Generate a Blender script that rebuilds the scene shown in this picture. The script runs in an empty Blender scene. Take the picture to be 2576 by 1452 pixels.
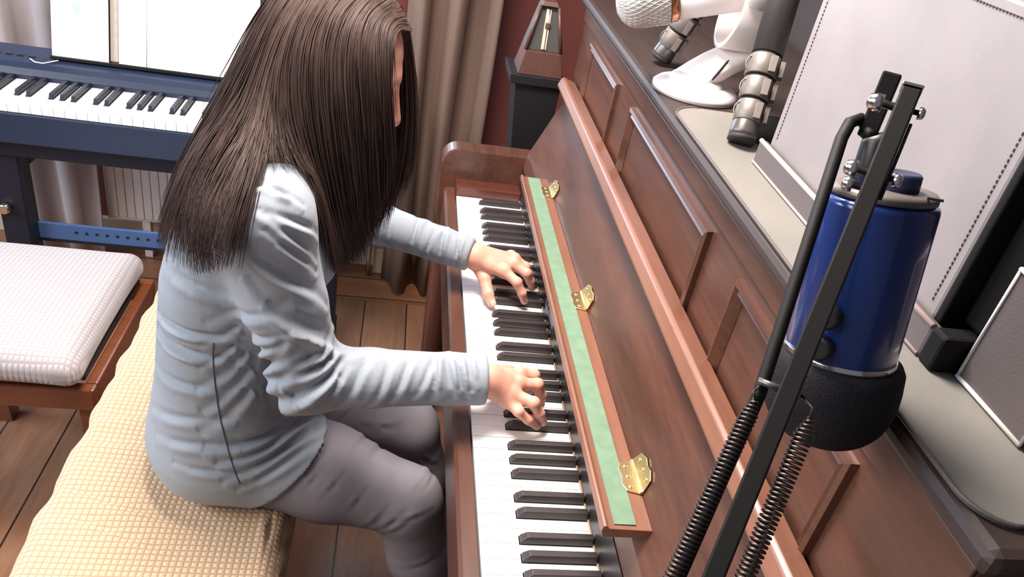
import bpy, bmesh, math, random
import numpy as np
from mathutils import Vector, Matrix
from mathutils.bvhtree import BVHTree
random.seed(7); np.random.seed(7)
S = bpy.context.scene
COL = S.collection
ZK = 0.73          # height of the white key tops
LID = 1.187        # top of the piano lid

# ------------------------------------------------------------------ camera
CAM = np.array([-0.1488, -1.6009, 0.7766 + ZK]); YAW, PIT, ROLL, FPX = 0.1953, 0.5545, 0.1967, 1959.95
_cy, _sy, _cp, _sp = math.cos(YAW), math.sin(YAW), math.cos(PIT), math.sin(PIT)
_f = np.array([_cp*_sy, _cp*_cy, -_sp]); _r = np.array([_cy, -_sy, 0]); _u = np.cross(_r, _f)
CR = math.cos(ROLL)*_r + math.sin(ROLL)*_u
CU = -math.sin(ROLL)*_r + math.cos(ROLL)*_u
cam = bpy.data.cameras.new('camera'); co = bpy.data.objects.new('camera', cam); COL.objects.link(co)
M = Matrix.Identity(4)
for i in range(3):
    M[i][0] = CR[i]; M[i][1] = CU[i]; M[i][2] = -_f[i]; M[i][3] = CAM[i]
co.matrix_world = M
cam.sensor_fit = 'HORIZONTAL'; cam.sensor_width = 36.0; cam.lens = 36.0*FPX/2576.0
cam.clip_start = 0.05; cam.clip_end = 50
S.camera = co

def ray(px, py):
    return _f + CR*(px-1288)/FPX - CU*(py-726)/FPX

# ------------------------------------------------------------------ materials
def lin(c):
    return tuple(((v/255)/12.92 if v/255 <= .04045 else ((v/255+.055)/1.055)**2.4) for v in c)
def setin(b, k, v):
    if k in b.inputs: b.inputs[k].default_value = v
def mat(name, rgb, rough=.5, metal=0., spec=.5, noise=None, bump=None, coat=0., sheen=0., sss=0.):
    """noise=(scale, rgb2, stretch) colour variation; bump=(scale, strength, distance)"""
    m = bpy.data.materials.new(name); m.use_nodes = True
    nt = m.node_tree; b = nt.nodes['Principled BSDF']
    b.inputs['Base Color'].default_value = (*lin(rgb), 1)
    b.inputs['Roughness'].default_value = rough; b.inputs['Metallic'].default_value = metal
    setin(b, 'Specular IOR Level', spec); setin(b, 'Coat Weight', coat); setin(b, 'Coat Roughness', .12)
    setin(b, 'Sheen Weight', sheen)
    if sss:
        setin(b, 'Subsurface Weight', sss); setin(b, 'Subsurface Radius', (.012, .005, .003)); setin(b, 'Subsurface Scale', .6)
    tc = nt.nodes.new('ShaderNodeTexCoord')
    if noise:
        sc, rgb2, st = noise
        mp = nt.nodes.new('ShaderNodeMapping'); mp.inputs['Scale'].default_value = st
        nt.links.new(tc.outputs['Object'], mp.inputs['Vector'])
        n = nt.nodes.new('ShaderNodeTexNoise'); n.inputs['Scale'].default_value = sc; n.inputs['Detail'].default_value = 5
        nt.links.new(mp.outputs['Vector'], n.inputs['Vector'])
        r = nt.nodes.new('ShaderNodeValToRGB'); r.color_ramp.elements[0].position = .3; r.color_ramp.elements[1].position = .7
        r.color_ramp.elements[0].color = (*lin(rgb), 1); r.color_ramp.elements[1].color = (*lin(rgb2), 1)
        nt.links.new(n.outputs['Fac'], r.inputs['Fac']); nt.links.new(r.outputs['Color'], b.inputs['Base Color'])
    if bump:
        n2 = nt.nodes.new('ShaderNodeTexNoise'); n2.inputs['Scale'].default_value = bump[0]; n2.inputs['Detail'].default_value = 3
        nt.links.new(tc.outputs['Object'], n2.inputs['Vector'])
        bp = nt.nodes.new('ShaderNodeBump'); bp.inputs['Strength'].default_value = bump[1]; bp.inputs['Distance'].default_value = bump[2]
        nt.links.new(n2.outputs['Fac'], bp.inputs['Height']); nt.links.new(bp.outputs['Normal'], b.inputs['Normal'])
    return m

def wood(name, a, b2, rough=.35, axis='Y', scale=9., coat=.25):
    m = bpy.data.materials.new(name); m.use_nodes = True
    nt = m.node_tree; b = nt.nodes['Principled BSDF']; b.inputs['Roughness'].default_value = rough
    setin(b, 'Coat Weight', coat); setin(b, 'Coat Roughness', .25)
    tc = nt.nodes.new('ShaderNodeTexCoord'); mp = nt.nodes.new('ShaderNodeMapping')
    st = {'X': (.12, 1, 1), 'Y': (1, .12, 1), 'Z': (1, 1, .12)}[axis]
    mp.inputs['Scale'].default_value = st
    nt.links.new(tc.outputs['Object'], mp.inputs['Vector'])
    n = nt.nodes.new('ShaderNodeTexNoise'); n.inputs['Scale'].default_value = scale; n.inputs['Detail'].default_value = 6; n.inputs['Distortion'].default_value = 1.2
    n2 = nt.nodes.new('ShaderNodeTexNoise'); n2.inputs['Scale'].default_value = scale*14; n2.inputs['Detail'].default_value = 3
    for k in (n, n2): nt.links.new(mp.outputs['Vector'], k.inputs['Vector'])
    ad = nt.nodes.new('ShaderNodeMath'); ad.operation = 'MULTIPLY_ADD'; ad.inputs[1].default_value = .45
    nt.links.new(n2.outputs['Fac'], ad.inputs[0]); nt.links.new(n.outputs['Fac'], ad.inputs[2])
    r = nt.nodes.new('ShaderNodeValToRGB'); r.color_ramp.elements[0].position = .45; r.color_ramp.elements[1].position = .95
    r.color_ramp.elements[0].color = (*lin(a), 1); r.color_ramp.elements[1].color = (*lin(b2), 1)
    nt.links.new(ad.outputs[0], r.inputs['Fac']); nt.links.new(r.outputs['Color'], b.inputs['Base Color'])
    return m

def planks(name, a, b2, gap, width, off, axis=0, rough=.4):
    """boards: joints every `width` metres across `axis`"""
    m = wood(name, a, b2, rough, 'Y' if axis == 0 else 'X', 6., .15)
    nt = m.node_tree; b = nt.nodes['Principled BSDF']
    src = b.inputs['Base Color'].links[0].from_socket
    tc = nt.nodes.new('ShaderNodeTexCoord'); sp = nt.nodes.new('ShaderNodeSeparateXYZ'); nt.links.new(tc.outputs['Object'], sp.inputs[0])
    def mth(op, x, y=None):
        k = nt.nodes.new('ShaderNodeMath'); k.operation = op
        for i, v in enumerate((x, y)):
            if v is None: continue
            if isinstance(v, (int, float)): k.inputs[i].default_value = v
            else: nt.links.new(v, k.inputs[i])
        return k.outputs[0]
    u = mth('DIVIDE', mth('SUBTRACT', sp.outputs[axis], off), width)
    fr = mth('FRACT', u); fl = mth('FLOOR', u)
    d = mth('ABSOLUTE', mth('SUBTRACT', fr, .5)); line = mth('GREATER_THAN', d, .5-.0022/width)
    wn = nt.nodes.new('ShaderNodeTexWhiteNoise'); wn.noise_dimensions = '1D'; nt.links.new(fl, wn.inputs['W'])
    hsv = nt.nodes.new('ShaderNodeHueSaturation'); nt.links.new(src, hsv.inputs['Color'])
    nt.links.new(mth('ADD', mth('MULTIPLY', wn.outputs['Value'], .5), .75), hsv.inputs['Value'])
    mx = nt.nodes.new('ShaderNodeMix'); mx.data_type = 'RGBA'
    nt.links.new(line, mx.inputs['Factor']); nt.links.new(hsv.outputs['Color'], mx.inputs[6]); mx.inputs[7].default_value = (*lin(gap), 1)
    nt.links.new(mx.outputs[2], b.inputs['Base Color'])
    return m

def waffle(name, rgb, line, pitch, rough=.9):
    m = bpy.data.materials.new(name); m.use_nodes = True
    nt = m.node_tree; b = nt.nodes['Principled BSDF']; b.inputs['Roughness'].default_value = rough; setin(b, 'Specular IOR Level', .2); setin(b, 'Sheen Weight', .2)
    tc = nt.nodes.new('ShaderNodeTexCoord'); sp = nt.nodes.new('ShaderNodeSeparateXYZ'); nt.links.new(tc.outputs['Object'], sp.inputs[0])
    hs = []
    for i in range(3):
        a = nt.nodes.new('ShaderNodeMath'); a.operation = 'MULTIPLY'; a.inputs[1].default_value = 2*math.pi/pitch; nt.links.new(sp.outputs[i], a.inputs[0])
        s = nt.nodes.new('ShaderNodeMath'); s.operation = 'COSINE'; nt.links.new(a.outputs[0], s.inputs[0]); hs.append(s.outputs[0])
    mx = nt.nodes.new('ShaderNodeMath'); mx.operation = 'MAXIMUM'; nt.links.new(hs[0], mx.inputs[0]); nt.links.new(hs[1], mx.inputs[1])
    r = nt.nodes.new('ShaderNodeValToRGB'); r.color_ramp.elements[0].position = .45; r.color_ramp.elements[1].position = 1.0
    r.color_ramp.elements[0].color = (*lin(rgb), 1); r.color_ramp.elements[1].color = (*lin(line), 1)
    nt.links.new(mx.outputs[0], r.inputs['Fac']); nt.links.new(r.outputs['Color'], b.inputs['Base Color'])
    iv = nt.nodes.new('ShaderNodeMath'); iv.operation = 'MULTIPLY'; iv.inputs[1].default_value = -1; nt.links.new(mx.outputs[0], iv.inputs[0])
    bp = nt.nodes.new('ShaderNodeBump'); bp.inputs['Strength'].default_value = .5; bp.inputs['Distance'].default_value = .0015
    nt.links.new(iv.outputs[0], bp.inputs['Height']); nt.links.new(bp.outputs['Normal'], b.inputs['Normal'])
    return m

MT = {
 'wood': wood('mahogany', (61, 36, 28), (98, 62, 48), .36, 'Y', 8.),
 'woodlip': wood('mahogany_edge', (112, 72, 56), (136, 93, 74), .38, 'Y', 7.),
 'woodz': wood('mahogany_upright', (62, 34, 27), (98, 58, 46), .38, 'Z', 8.),
 'woodlid': wood('lid_wood', (44, 33, 31), (62, 48, 45), .55, 'Y', 7., 0.),
 'woodx': wood('mahogany_cross', (64, 32, 25), (98, 54, 41), .38, 'X', 8.),
 'dark': mat('name_board_black', (38, 32, 34), .35),
 'white_key': mat('white_key_plastic', (243, 240, 238), .3),
 'black_key': mat('black_key', (50, 44, 45), .4, noise=(40, (62, 54, 54), (.2, 3, 3))),
 'felt': mat('green_felt', (106, 130, 108), .95, spec=.1, noise=(60, (117, 141, 119), (1, 1, 1)), bump=(900, .3, .0006)),
 'brass': mat('brass', (226, 202, 152), .34, 1.0),
 'beige': mat('key_felt', (196, 168, 140), .9),
 'decal': mat('decal_white', (165, 175, 200), .5),
 'leather': mat('grey_leather', (124, 117, 118), .5, noise=(14, (132, 125, 126), (1, 1, 1)), bump=(420, .18, .0006)),
 'matleather': mat('grey_mat_leather', (108, 105, 100), .55, noise=(5, (124, 120, 115), (1, 1, 1)), bump=(420, .25, .0006)),
 'leather_dark': mat('black_leather', (10, 8, 9), .7, spec=.2, bump=(300, .3, .0008)),
 'leather_mid': mat('dark_grey_leather', (84, 76, 76), .5, bump=(420, .35, .0008)),
 'stitch': mat('stitching', (60, 54, 54), .8), 'stitch_w': mat('white_stitching', (205, 198, 196), .7),
 'piping': mat('leather_piping', (172, 150, 146), .4),
 'white': mat('white_plastic', (238, 230, 228), .35), 'grille': mat('silver_grille', (222, 216, 214), .35, .5, bump=(1400, .5, .0008)),
 'copper': mat('copper', (188, 132, 104), .25, 1.0), 'chrome': mat('chrome', (220, 215, 212), .18, 1.0),
 'alu': mat('dark_aluminium', (98, 94, 93), .32, .6), 'clamp': mat('clamp_grey', (112, 104, 99), .45, .3),
 'rubber': mat('rubber', (28, 26, 27), .7), 'black': mat('black_paint', (24, 22, 24), .42),
 'boom': mat('boom_black', (15, 12, 12), .62, .0, .25), 'spring': mat('spring_steel', (84, 76, 74), .35, .9),
 'blue': mat('blue_enamel', (20, 46, 108), .32, .3, coat=.6), 'bluecap': mat('blue_cap', (44, 52, 84), .4, .2),
 'foam': mat('black_foam', (34, 32, 36), .95, spec=.2, bump=(700, .8, .0015)),
 'red': mat('red_brown_wall', (108, 55, 50), .85, noise=(3, (118, 62, 56), (1, 1, 1))),
 'plaster': mat('dark_wall', (56, 50, 52), .9), 'cream': mat('cream_paint', (205, 186, 160), .6),
 'radiator': mat('radiator_enamel', (240, 232, 228), .4),
 'curtain': mat('taupe_curtain', (120, 100, 91), .9, spec=.1, noise=(30, (132, 111, 101), (1, 1, .05)), bump=(500, .3, .0006)),
 'curtain_l': mat('grey_curtain', (176, 166, 166), .9, spec=.1, bump=(500, .3, .0006)),
 'metro': wood('metronome_wood', (74, 46, 40), (92, 58, 50), .5, 'Z', 12.), 'metro_in': mat('metronome_grey', (74, 74, 72), .5),
 'scale': mat('metronome_scale', (222, 204, 184), .4), 'pedestal': mat('pedestal_black', (9, 8, 12), .65),
 'digi': mat('digital_piano_black', (36, 48, 72), .38), 'digi_in': mat('digital_piano_key_black', (38, 44, 56), .35),
 'bluebar': mat('stand_steel', (84, 120, 178), .35, .35), 'stand': mat('stand_black', (20, 24, 40), .5),
 'paper': mat('paper', (246, 248, 252), .8), 'ink': mat('ink', (178, 205, 225), .8), 'paperedge': mat('book_edge', (200, 190, 178), .8),
 'cover': waffle('waffle_cover', (212, 182, 150), (168, 140, 112), .0098), 'cushion': waffle('waffle_cushion', (184, 179, 183), (162, 154, 154), .0098),
 'stoolwood': wood('stool_wood', (96, 50, 30), (138, 78, 48), .35, 'X', 8., .4),
 'floor': planks('floor_boards', (112, 76, 54), (152, 112, 86), (34, 20, 16), .139, -.058, 0, .42),
 'border': planks('floor_border', (112, 74, 50), (152, 106, 76), (34, 20, 16), .12, .64, 1, .42),
 'skin': mat('skin', (222, 160, 138), .5, noise=(22, (228, 172, 152), (1, 1, 1)), sss=.12), 'nail': mat('nail', (238, 200, 190), .25),
 'shirt': mat('light_grey_blue_jersey', (148, 156, 166), .85, spec=.2, sheen=.1, noise=(300, (155, 163, 173), (1, 1, 1)), bump=(60, .12, .004)),
 'seam': mat('shirt_seam', (98, 106, 118), .9),
 'jeans': mat('grey_jeans', (124, 119, 127), .85, spec=.15, noise=(9, (144, 138, 145), (1, 1, 1)), bump=(900, .35, .0008)),
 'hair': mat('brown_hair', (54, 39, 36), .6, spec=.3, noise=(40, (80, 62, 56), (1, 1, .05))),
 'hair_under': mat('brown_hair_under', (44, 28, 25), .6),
 'eye': mat('eye_white', (230, 226, 222), .2), 'iris': mat('iris', (60, 40, 30), .2),
 'glass': mat('glass', (230, 238, 245), .05),
 'cablewhite': mat('white_cable', (225, 228, 235), .5),
}
_t = MT['glass'].node_tree; _o = _t.nodes['Material Output']; _x = _t.nodes.new('ShaderNodeMixShader'); _x.inputs[0].default_value = .06
_tr = _t.nodes.new('ShaderNodeBsdfTransparent'); _gl = _t.nodes.new('ShaderNodeBsdfGlossy'); _gl.inputs['Roughness'].default_value = .03
_t.links.new(_tr.outputs[0], _x.inputs[1]); _t.links.new(_gl.outputs[0], _x.inputs[2]); _t.links.new(_x.outputs[0], _o.inputs[0])

# ------------------------------------------------------------------ mesh helpers
class MB:
    def __init__(s): s.v = []; s.f = []; s.sm = []
    def add(s, vs, fs, smooth=False):
        o = len(s.v); s.v += [tuple(map(float, p)) for p in vs]
        s.f += [tuple(i+o for i in f) for f in fs]; s.sm += [smooth]*len(fs); return s
    def box(s, x0, x1, y0, y1, z0, z1):
        x0, x1 = min(x0, x1), max(x0, x1); y0, y1 = min(y0, y1), max(y0, y1); z0, z1 = min(z0, z1), max(z0, z1)
        return s.add([(x0,y0,z0),(x1,y0,z0),(x1,y1,z0),(x0,y1,z0),(x0,y0,z1),(x1,y0,z1),(x1,y1,z1),(x0,y1,z1)],
              [(0,3,2,1),(4,5,6,7),(0,1,5,4),(1,2,6,5),(2,3,7,6),(3,0,4,7)])
    def hexa(s, bot, top):
        return s.add(list(bot)+list(top), [(3,2,1,0),(4,5,6,7),(0,1,5,4),(1,2,6,5),(2,3,7,6),(3,0,4,7)])
    def prism_y(s, prof, y0, y1):
        """prof: list of (x,z) polygon, extruded along y"""
        n = len(prof); vs = [(x, y0, z) for x, z in prof]+[(x, y1, z) for x, z in prof]
        fs = [tuple(range(n)), tuple(range(2*n-1, n-1, -1))]+[(i, i+n, (i+1) % n+n, (i+1) % n) for i in range(n)]
        return s.add(vs, fs)
    def prism_x(s, prof, x0, x1):
        n = len(prof); vs = [(x0, y, z) for y, z in prof]+[(x1, y, z) for y, z in prof]
        fs = [tuple(range(n)), tuple(range(2*n-1, n-1, -1))]+[(i, i+n, (i+1) % n+n, (i+1) % n) for i in range(n)]
        return s.add(vs, fs)
    def prism_z(s, prof, z0, z1):
        n = len(prof); vs = [(x, y, z0) for x, y in prof]+[(x, y, z1) for x, y in prof]
        fs = [tuple(range(n)), tuple(range(2*n-1, n-1, -1))]+[(i, i+n, (i+1) % n+n, (i+1) % n) for i in range(n)]
        return s.add(vs, fs)
    def tube(s, pts, r, n=10, caps=True, smooth=True):
        pts = [np.array(p, float) for p in pts]; rs = r if hasattr(r, '__len__') else [r]*len(pts)
        T = []
        for i in range(len(pts)):
            t = pts[min(i+1, len(pts)-1)]-pts[max(i-1, 0)]; T.append(t/(np.linalg.norm(t)+1e-12))
        a = np.array([0, 0, 1.]) if abs(T[0][2]) < .9 else np.array([1., 0, 0])
        U = np.cross(T[0], a); U /= np.linalg.norm(U); vs = []; fs = []
        for i, p in enumerate(pts):
            U = U-T[i]*(U@T[i]); U /= np.linalg.norm(U)+1e-12; V = np.cross(T[i], U)
            for k in range(n):
                c = 2*math.pi*k/n; vs.append(p+rs[i]*(math.cos(c)*U+math.sin(c)*V))
        for i in range(len(pts)-1):
            for k in range(n): fs.append((i*n+k, i*n+(k+1) % n, (i+1)*n+(k+1) % n, (i+1)*n+k))
        s.add(vs, fs, smooth)
        if caps:
            o = len(s.v)-len(vs)
            s.f += [tuple(o+k for k in range(n-1, -1, -1)), tuple(o+(len(pts)-1)*n+k for k in range(n))]; s.sm += [False, False]
        return s
    def lathe(s, prof, base, axis, n=32):
        """prof: list of (r,h) along axis from base"""
        A = np.array(axis, float); A /= np.linalg.norm(A); a = np.array([0, 0, 1.]) if abs(A[2]) < .9 else np.array([1., 0, 0])
        U = np.cross(a, A); U /= np.linalg.norm(U); V = np.cross(A, U); base = np.array(base, float); vs = []; fs = []
        for r, h in prof:
            for k in range(n):
                c = 2*math.pi*k/n; vs.append(base+A*h+max(r, 1e-5)*(math.cos(c)*U+math.sin(c)*V))
        for i in range(len(prof)-1):
            for k in range(n): fs.append((i*n+k, i*n+(k+1) % n, (i+1)*n+(k+1) % n, (i+1)*n+k))
        s.add(vs, fs, True); o = len(s.v)-len(vs)
        s.f += [tuple(o+k for k in range(n-1, -1, -1)), tuple(o+(len(prof)-1)*n+k for k in range(n))]; s.sm += [False, False]
        return s
    def bar(s, a, b, w, h, up=(0, 0, 1)):
        """square tube from a to b; w across, h along up"""
        a = np.array(a, float); b = np.array(b, float); d = b-a; d /= np.linalg.norm(d)
        u = np.array(up, float); u -= d*(u@d); u /= np.linalg.norm(u); r = np.cross(d, u)
        q = [(-w/2, -h/2), (w/2, -h/2), (w/2, h/2), (-w/2, h/2)]
        return s.hexa([a+r*x+u*y for x, y in q], [b+r*x+u*y for x, y in q])

def link(name, me, material, parent=None, bevel=0., kind=None, sub=0):
    o = bpy.data.objects.new(name, me); COL.objects.link(o)
    if material: me.materials.append(MT[material] if isinstance(material, str) else material)
    if parent is not None:
        o.parent = parent
        if parent.type == 'EMPTY': o.matrix_parent_inverse = Matrix.Translation(-parent.location)
    if bevel:
        b = o.modifiers.new('bevel', 'BEVEL'); b.width = bevel; b.segments = 2; b.limit_method = 'ANGLE'; b.angle_limit = .6
    if sub:
        b = o.modifiers.new('sub', 'SUBSURF'); b.levels = sub; b.render_levels = sub
    if kind: o['kind'] = kind
    return o
def build(mb, name, material, parent=None, bevel=0., kind=None, sub=0):
    me = bpy.data.meshes.new(name); me.from_pydata(mb.v, [], mb.f); me.polygons.foreach_set('use_smooth', mb.sm)
    bm = bmesh.new(); bm.from_mesh(me); bmesh.ops.recalc_face_normals(bm, faces=bm.faces); bm.to_mesh(me); bm.free()
    me.update()
    return link(name, me, material, parent, bevel, kind, sub)
def thing(name, label, cat, loc=(0, 0, 0), group=None):
    o = bpy.data.objects.new(name, None); COL.objects.link(o); o.location = loc; o.empty_display_size = .05
    return tag(o, label, cat, group)
def tag(o, label, cat, group=None):
    o['label'] = label; o['category'] = cat
    if group: o['group'] = group
    return o
def rounded_box(name, c, h, r, n, material, parent=None, fn=None, sq=1.0):
    """dense rounded box; fn(points, normals) may displace"""
    bm = bmesh.new(); bmesh.ops.create_cube(bm, size=2)
    bmesh.ops.subdivide_edges(bm, edges=bm.edges[:], cuts=n, use_grid_fill=True)
    P = np.array([v.co[:] for v in bm.verts])*np.array(h); H = np.array(h)
    q = np.clip(P, -(H-r), H-r); d = P-q; L = np.linalg.norm(d, axis=1, keepdims=True); N = d/np.maximum(L, 1e-9)
    P = q+N*r
    if fn is not None: P = fn(P+np.array(c), N)-np.array(c)
    for v, p in zip(bm.verts, P): v.co = p+np.array(c)
    for f in bm.faces: f.smooth = True
    me = bpy.data.meshes.new(name); bm.to_mesh(me); bm.free()
    return link(name, me, material, parent)
# ------------------------------------------------------------------ setting
build(MB().box(-3.0, .64, -2.6, .62, -.03, 0), 'floor', 'floor', kind='structure')
build(MB().box(-3.0, .64, .62, .9, -.03, .001), 'trim_1', 'border', kind='structure')
WY = .87
w = MB(); w.box(-3.0, -1.02, WY, WY+.1, 0, 2.5); w.box(-.14, .74, WY, WY+.1, 0, 2.5); w.box(-1.02, -.14, WY, WY+.1, 0, .95); w.box(-1.02, -.14, WY, WY+.1, 2.15, 2.5)
build(w, 'wall_far', 'red', kind='structure')
build(MB().box(.64, .74, -2.6, WY, 0, 2.5), 'wall_right', 'plaster', kind='structure')
build(MB().box(-3.1, -3.0, -2.6, WY+.1, 0, 2.5), 'wall_left', 'plaster', kind='structure')
bb = MB(); bb.box(-3.0, .64, WY-.02, WY, .001, .09)
build(bb, 'baseboard_far', 'cream', bevel=.004, kind='structure')
wf = MB()
for x0, x1, z0, z1 in ((-1.02, -.97, .95, 2.15), (-.19, -.14, .95, 2.15), (-.97, -.19, .95, 1.0), (-.97, -.19, 2.1, 2.15), (-.605, -.555, 1.0, 2.1)):
    wf.box(x0, x1, WY+.02, WY+.07, z0, z1)
win = build(wf, 'window_1', 'cream', bevel=.004, kind='structure')
build(MB().box(-.97, -.19, WY+.04, WY+.044, 1.0, 2.1), 'pane', 'glass', win)

# curtains: folded cloth hanging from above the frame to the floor
def curtain(name, label, x0, x1, y, waves, amp, material, z0=.02, z1=2.3, ph=0., group=None, flare=0.):
    n = 110; m = 14; vs = []; fs = []
    for side in (0, 1):
        for j in range(m+1):
            z = z0+(z1-z0)*j/m
            for i in range(n+1):
                u = i/n; a = amp*(1+.25*math.sin(3*z+u*5))
                wv = math.sin(2*math.pi*waves*u+ph+.25*math.sin(2.2*z)); wv = math.copysign(abs(wv)**.7, wv)
                vs.append((x0+(x1-x0)*u+flare*(1-j/m)*(u-.5)+.008*math.sin(2*z+6*u), y+a*wv+side*.006, z))
    w1 = (n+1)*(m+1)
    for j in range(m):
        for i in range(n):
            k = j*(n+1)+i; fs.append((k, k+1, k+n+2, k+n+1)); fs.append((k+w1, k+n+1+w1, k+n+2+w1, k+1+w1))
    for i in range(n):
        fs.append((i, i+w1, i+1+w1, i+1)); t = m*(n+1)+i; fs.append((t, t+1, t+1+w1, t+w1))
    for j in range(m):
        a = j*(n+1); b = a+n+1; fs.append((a, b, b+w1, a+w1)); a += n; b += n; fs.append((a, a+w1, b+w1, b))
    o = build(MB().add(vs, fs, True), name, material); tag(o, label, 'curtain', group); return o
curtain('curtain', 'taupe curtain in deep folds between the hair and the red-brown wall', -.155, .108, .70, 2.6, .036, 'curtain', ph=1.2)
curtain('curtain', 'pale grey curtain hanging behind the sheet music and digital piano', -1.30, -1.045, .70, 2.3, .02, 'curtain_l', ph=.4)

# radiator under the window
rd = thing('radiator', 'white panel radiator with upright grooves under the window', 'radiator', (-.62, .78, 0))
r_ = MB(); r_.box(-1.045, -.24, .765, .80, .14, .66)
k = -1.035
while k < -.26:
    r_.box(k, k+.0245, .760, .765, .15, .65); k += .0265
build(r_, 'panel', 'radiator', rd, .002)
for x in (-.93, -.34): build(MB().box(x-.012, x+.012, .77, .80, .002, .14), 'leg', 'radiator', rd)
pv = MB().tube([(-.25, .785, .20), (-.21, .785, .20), (-.20, .785, .18), (-.20, .785, .075), (-.20, .785, .002)], .009)
build(pv, 'pipe', 'chrome', rd)
build(MB().lathe([(.016, 0), (.018, .01), (.018, .05), (.012, .055)], (-.20, .785, .19), (0, 0, 1), 16), 'valve', 'cream', rd)
pb = thing('pipe_cover', 'beige boxed pipe cover at the foot of the wall under the taupe curtain', 'pipe cover', (-.05, .82, 0))
build(MB().box(-.185, .10, .80, .848, .001, .10), 'box', 'cream', pb, .004)
for x in (-.135, -.03): build(MB().lathe([(.016, 0), (.018, .015), (.009, .03), (.009, .07)], (x, .785, .002), (0, 0, 1), 14), 'bracket', 'cream', pb)

# ------------------------------------------------------------------ upright piano
Y0, Y1 = .047, -1.269        # inner faces of the two cheeks
pn = thing('upright_piano', 'dark mahogany upright piano with its key lid folded open', 'piano', (.26, -.611, 0))
P = 0.0235
def black_y(name):
    off = {'A#': .1439, 'C#': .0206, 'D#': .0480, 'F#': .0891, 'G#': .1165}[name[:2]]
    return -(off+2*P+(int(name[2:])-1)*7*P)
blacks = []
for o_ in range(0, 8):
    for n_ in ('C#', 'D#', 'F#', 'G#', 'A#'):
        if o_ == 0 and n_ != 'A#': continue
        blacks.append(black_y(n_+str(o_)))
for i in range(52):
    a, b = -i*P-.0005, -(i+1)*P+.0005      # a far edge, b near edge
    ar, br = a, b
    for y in blacks:
        if y+.007 > b and y+.007 < a+.012 and y < a and y-.007 < a and y > (a+b)/2: ar = min(ar, y-.0072)
        if abs(y-a) < .0115: ar = min(ar, y-.0072)
        if abs(y-b) < .0115: br = max(br, y+.0072)
    poly = [(0, a), (0, b), (.0495, b), (.0495, br), (.1445, br), (.1445, ar), (.0495, ar), (.0495, a)]
    kp = []
    for p_ in poly:
        if not kp or abs(kp[-1][0]-p_[0])+abs(kp[-1][1]-p_[1]) > 1e-6: kp.append(p_)
    build(MB().prism_z(kp, ZK-.02, ZK), 'white_key', 'white_key', pn)
for y in blacks:
    h = .0062; t = .0045
    prof_b = [(.0505, y-h), (.1445, y-h), (.1445, y+h), (.0505, y+h)]
    mb = MB().hexa([(x, yy, ZK-.012) for x, yy in prof_b], [(.0508, y-h, ZK+.004), (.1445, y-h, ZK+.004), (.1445, y+h, ZK+.004), (.0508, y+h, ZK+.004)])
    mb2 = MB().hexa([(.0508, y-h, ZK+.004), (.1445, y-h, ZK+.004), (.1445, y+h, ZK+.004), (.0508, y+h, ZK+.004)],
                    [(.0590, y-t, ZK+.0115), (.1445, y-t, ZK+.0120), (.1445, y+t, ZK+.0120), (.0590, y+t, ZK+.0115)])
    # one closed shape: lower block and tapered cap
    v = mb.v[:4]+mb2.v; f = [(3,2,1,0), (8,9,10,11)]+[(i, (i+1) % 4, 4+(i+1) % 4, 4+i) for i in range(4)]+[(4+i, 4+(i+1) % 4, 8+(i+1) % 4, 8+i) for i in range(4)]
    build(MB().add(v, f), 'black_key', 'black_key', pn, bevel=.0009)
# key bed, slip and blocks
build(MB().box(-.026, .20, Y0, Y1, .62, .706), 'keybed', 'wood', pn, .003)
build(MB().prism_y([(-.027, .64), (-.027, .722), (-.022, .727), (-.003, .727), (-.003, .64)], Y0, Y1), 'key_slip', 'wood', pn)
for a, b in ((Y0, .002), (-1.224, Y1)):
    build(MB().box(-.002, .146, a, b, .706, .752), 'key_block', 'woodx', pn, .002)
# cheeks (arms): rounded front
for a, b in ((Y0+.001, .10), (Y1-.001, -1.322)):
    prof = [(-.030, .60), (-.040, .66), (-.040, .785)]
    for q in range(9):
        t = math.pi-q*math.pi/16; prof.append((-.002+.038*math.cos(t), .785+.038*math.sin(t)))
    prof += [(.14, .823), (.235, .823), (.235, .60)]
    build(MB().prism_y(prof, a, b), 'arm', 'wood', pn, .006)
# name board behind the keys with its white maker's script, half hidden under the shelf
nb = build(MB().prism_y([(.1462, .708), (.1452, .800), (.158, .800), (.158, .708)], Y0-.001, Y1+.001), 'name_board', 'dark', pn)
build(MB().box(.1446, .1462, .001, Y1+.002, ZK-.014, ZK+.0035), 'key_felt', 'beige', pn)
sc = MB()
def script_stroke(pts): sc.tube([(.1450-.001*(z-.76), y, z) for y, z in pts], .0009, 6)
yb, zb = -.452, .752
for k, (dy, hgt, wd) in enumerate(((0, .026, .020), (-.020, .024, .018))):
    script_stroke([(yb+dy-wd*.5+wd*.5*math.cos(t), zb+hgt*.5+hgt*.5*math.sin(t)) for t in np.linspace(.6, 6.6, 20)])
for k in range(5):
    script_stroke([(yb-.043-.008*k, zb+.004), (yb-.045-.008*k, zb+.02), (yb-.049-.008*k, zb+.006), (yb-.051-.008*k, zb+.02)])
build(sc, 'lettering', 'decal', nb)
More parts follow.
